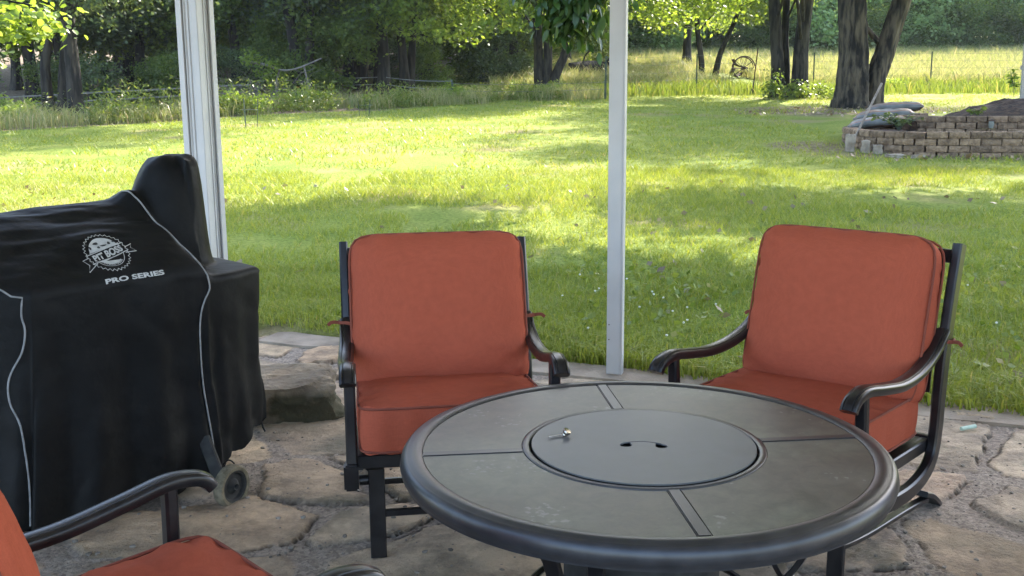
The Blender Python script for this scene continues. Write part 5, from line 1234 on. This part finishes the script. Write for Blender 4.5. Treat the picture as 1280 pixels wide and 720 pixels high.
# dark stump with a leaning branch
T = empty('stump', (3.5, 47.0, gz1(3.5, 47)), 0, 'dark uprooted stump lying in the pasture grass', 'stump')
mb = MB(); rr = random.Random(5); blob(mb, (0, 0, .35), (.95, .6, .62), 0, .35, rr); mb.build('root_mass', MT['bark'], T)
mb = MB(); mb.tube(cr([(.5, 0, .4), (.9, 0, .9), (1.5, .1, 1.5)], 4), .05, 6); mb.tube(cr([(-.3, 0, .6), (-.2, 0, 1.0), (.1, 0, 1.3)], 4), .04, 6); mb.build('root', MT['bark'], T)
# bushes
def ubush(x, y, s, me, lab, cat='bush', group=None, rz=0): return tree('bush', (x, y), rz, None, me, lab, cat, group, s)
crI = crown_mesh('crown', 61, [(-.6, 0, .35, .55, .35), (.2, -.1, .3, .6, .3), (.9, 0, .28, .5, .25), (-.9, -.2, .55, .2, .3)], 60, 22, .20, .10, LEAF['mid'], 1.6)
ubush(9.1, 33.2, 1, crI, 'low dark ivy patch at the foot of the paired trunks')
crJ = crown_mesh('crown', 62, [(0, 0, .35, .6, .35), (.6, .1, .3, .5, .3), (-.6, 0, .3, .5, .3)], 110, 26, .2, .10, LEAF['bright'], 1.6)
for i, (x, y, s, lab) in enumerate(((-7.2, 27.6, .9, 'pale green seedling bush at the wood edge left of the limb'), (-5.9, 30.2, .8, 'pale green bush in front of the forked trunk tree'), (-1.9, 33.4, .8, 'small bush beside the corner post of the pale wire'), (1.4, 36.2, .7, 'weeds clustered at the foot of the low forked tree'), (-12.9, 26.4, .9, 'leafy clump left of the twin stemmed tree'), (-11.9, 25.6, .7, 'leafy clump between the twin stemmed tree and the single trunk'), (13.2, 37.9, .8, 'pale shrub on the fence line right of the thick oak'))):
    ubush(x, y, s, crJ, lab, rz=i)
# dead brush pile
T = empty('brush_pile', (-8.2, 33.0, gz1(-8.2, 33.0)), 0, 'pile of grey dead twigs at the edge of the wood', 'brush pile')
mb = MB(); rr = random.Random(9)
for i in range(90):
    a = rr.uniform(0, 6.28); x0_, y0_ = rr.gauss(0, .9), rr.gauss(0, .5); l = rr.uniform(.4, 1.0); e_ = rr.uniform(.1, 1.2)
    mb.tube([(x0_, y0_, rr.uniform(0, .3)), (x0_ + math.cos(a) * l * .6, y0_ + math.sin(a) * l * .6, l * e_ * .6 + .2), (x0_ + math.cos(a + .2) * l, y0_ + math.sin(a + .2) * l, l * e_ * .8 + .1)], .008, 4)
mb.build('twigs', M('grey_twigs', (.10, .085, .07), (.2, .17, .14), rough=.9), T)
o_ = rock('plastic_toy', (-6.9, 27.4, gz1(-6.9, 27.4)), (.3, .2, .14), 40, MT['red_toy'], 'small faded red object lying at the edge of the lawn', 'litter')

# litter on the lawn: dead leaves, clover heads
rng = np.random.RandomState(21)
def scat(n, y0, y1, cond=None):
    f = frustum_area(y0, y1, cond=cond); x, y = f(rng, n); return np.stack([x, y, gz(x, y) + .03], 1)
Cn = scat(420, 5, 13, lambda x, y: fbm(x * .8, y * .8 + 8, 3) > .02); V, F = leaf_quads(Cn, .075, rng, 0, 1.5)
tag(npmesh('fallen_leaves', V, F, leafmat('dead_leaves', (.14, .10, .06), (.30, .26, .19), trans=.15)), 'dry fallen leaves scattered over the lawn', 'leaves', kind='stuff')
Cn = np.concatenate([scat(3000, 20, 32, lambda x, y: ((x - 8.3) / 2.6) ** 2 + ((y - 26.5) / 2.4) ** 2 < 1), scat(1800, 14, 20, lambda x, y: (np.abs(y - 15.7) < .35) & (x > 4.8))]); V, F = leaf_quads(Cn, .10, rng, 0, 1.5)
tag(npmesh('leaf_litter', V, F, leafmat('leaf_litter', (.16, .10, .06), (.40, .30, .20), trans=.1)), 'brown leaf litter on bare ground under the oak', 'leaves', kind='stuff')
mb = MB(); rr = random.Random(3)
for i in range(80):
    x = rr.uniform(.3, 4.5); y = rr.uniform(5.2, 7.6)
    if Lp(x, y) < .1 or float(fbm(np.array([x * 1.2]), np.array([y * 1.2 + 4]), 3)[0]) < .0: continue
    blob(mb, (x, y, gz1(x, y) + .08 + rr.uniform(0, .03)), (.008, .008, .007), 0, .2, rr)
tag(mb.build('clover_flowers', M('clover_white', (.5, .52, .42), (.7, .7, .62), scale=30)), 'white clover heads in the grass near the patio', 'flowers', kind='stuff')
# broad leaf weeds in the near grass
Cn = scat(2600, 5.2, 8.6, lambda x, y: (x > .4) & (fbm(x * 1.1, y * 1.1 + 4, 3) > .03)); Cn[:, 2] += .02; V, F = leaf_quads(Cn, .05, rng, -.2, 1.3)
tag(npmesh('broadleaf_weeds', V, F, MT['weed']), 'broad leaved weeds and clover in the grass by the patio', 'weeds', kind='stuff')
# chalk stub lying on the patio
mb = MB(); mb.tube([Vector((1.955, 4.345, hz(1.955, 4.345) + .012)), Vector((2.03, 4.375, hz(2.03, 4.375) + .012))], .009, 10)
o = mb.build('chalk_stick', M('pale_green_chalk', (.35, .48, .40), (.42, .55, .47), scale=30)); tag(o, 'pale green chalk stick lying on the flagstones by the right chair', 'chalk')


# ------------------------------------------------------------------ air
mb = MB(); mb.box((15, 55, 12.5), (200, 150, 27)); hz_ = mb.build('haze', MT['white']); hz_.data.materials.clear()  # haze volume added to lift the tone of the far trees
m = bpy.data.materials.new('added_haze_air'); m.use_nodes = True; nt = m.node_tree; nt.nodes.clear()
o_ = nt.nodes.new('ShaderNodeOutputMaterial'); v_ = nt.nodes.new('ShaderNodeVolumePrincipled'); v_.inputs['Color'].default_value = (.88, .94, 1, 1); v_.inputs['Density'].default_value = .0003
nt.links.new(v_.outputs[0], o_.inputs['Volume']); hz_.data.materials.append(m); tag(hz_, 'thin haze added to lighten the far trees beyond yard and pasture', 'haze', kind='stuff')
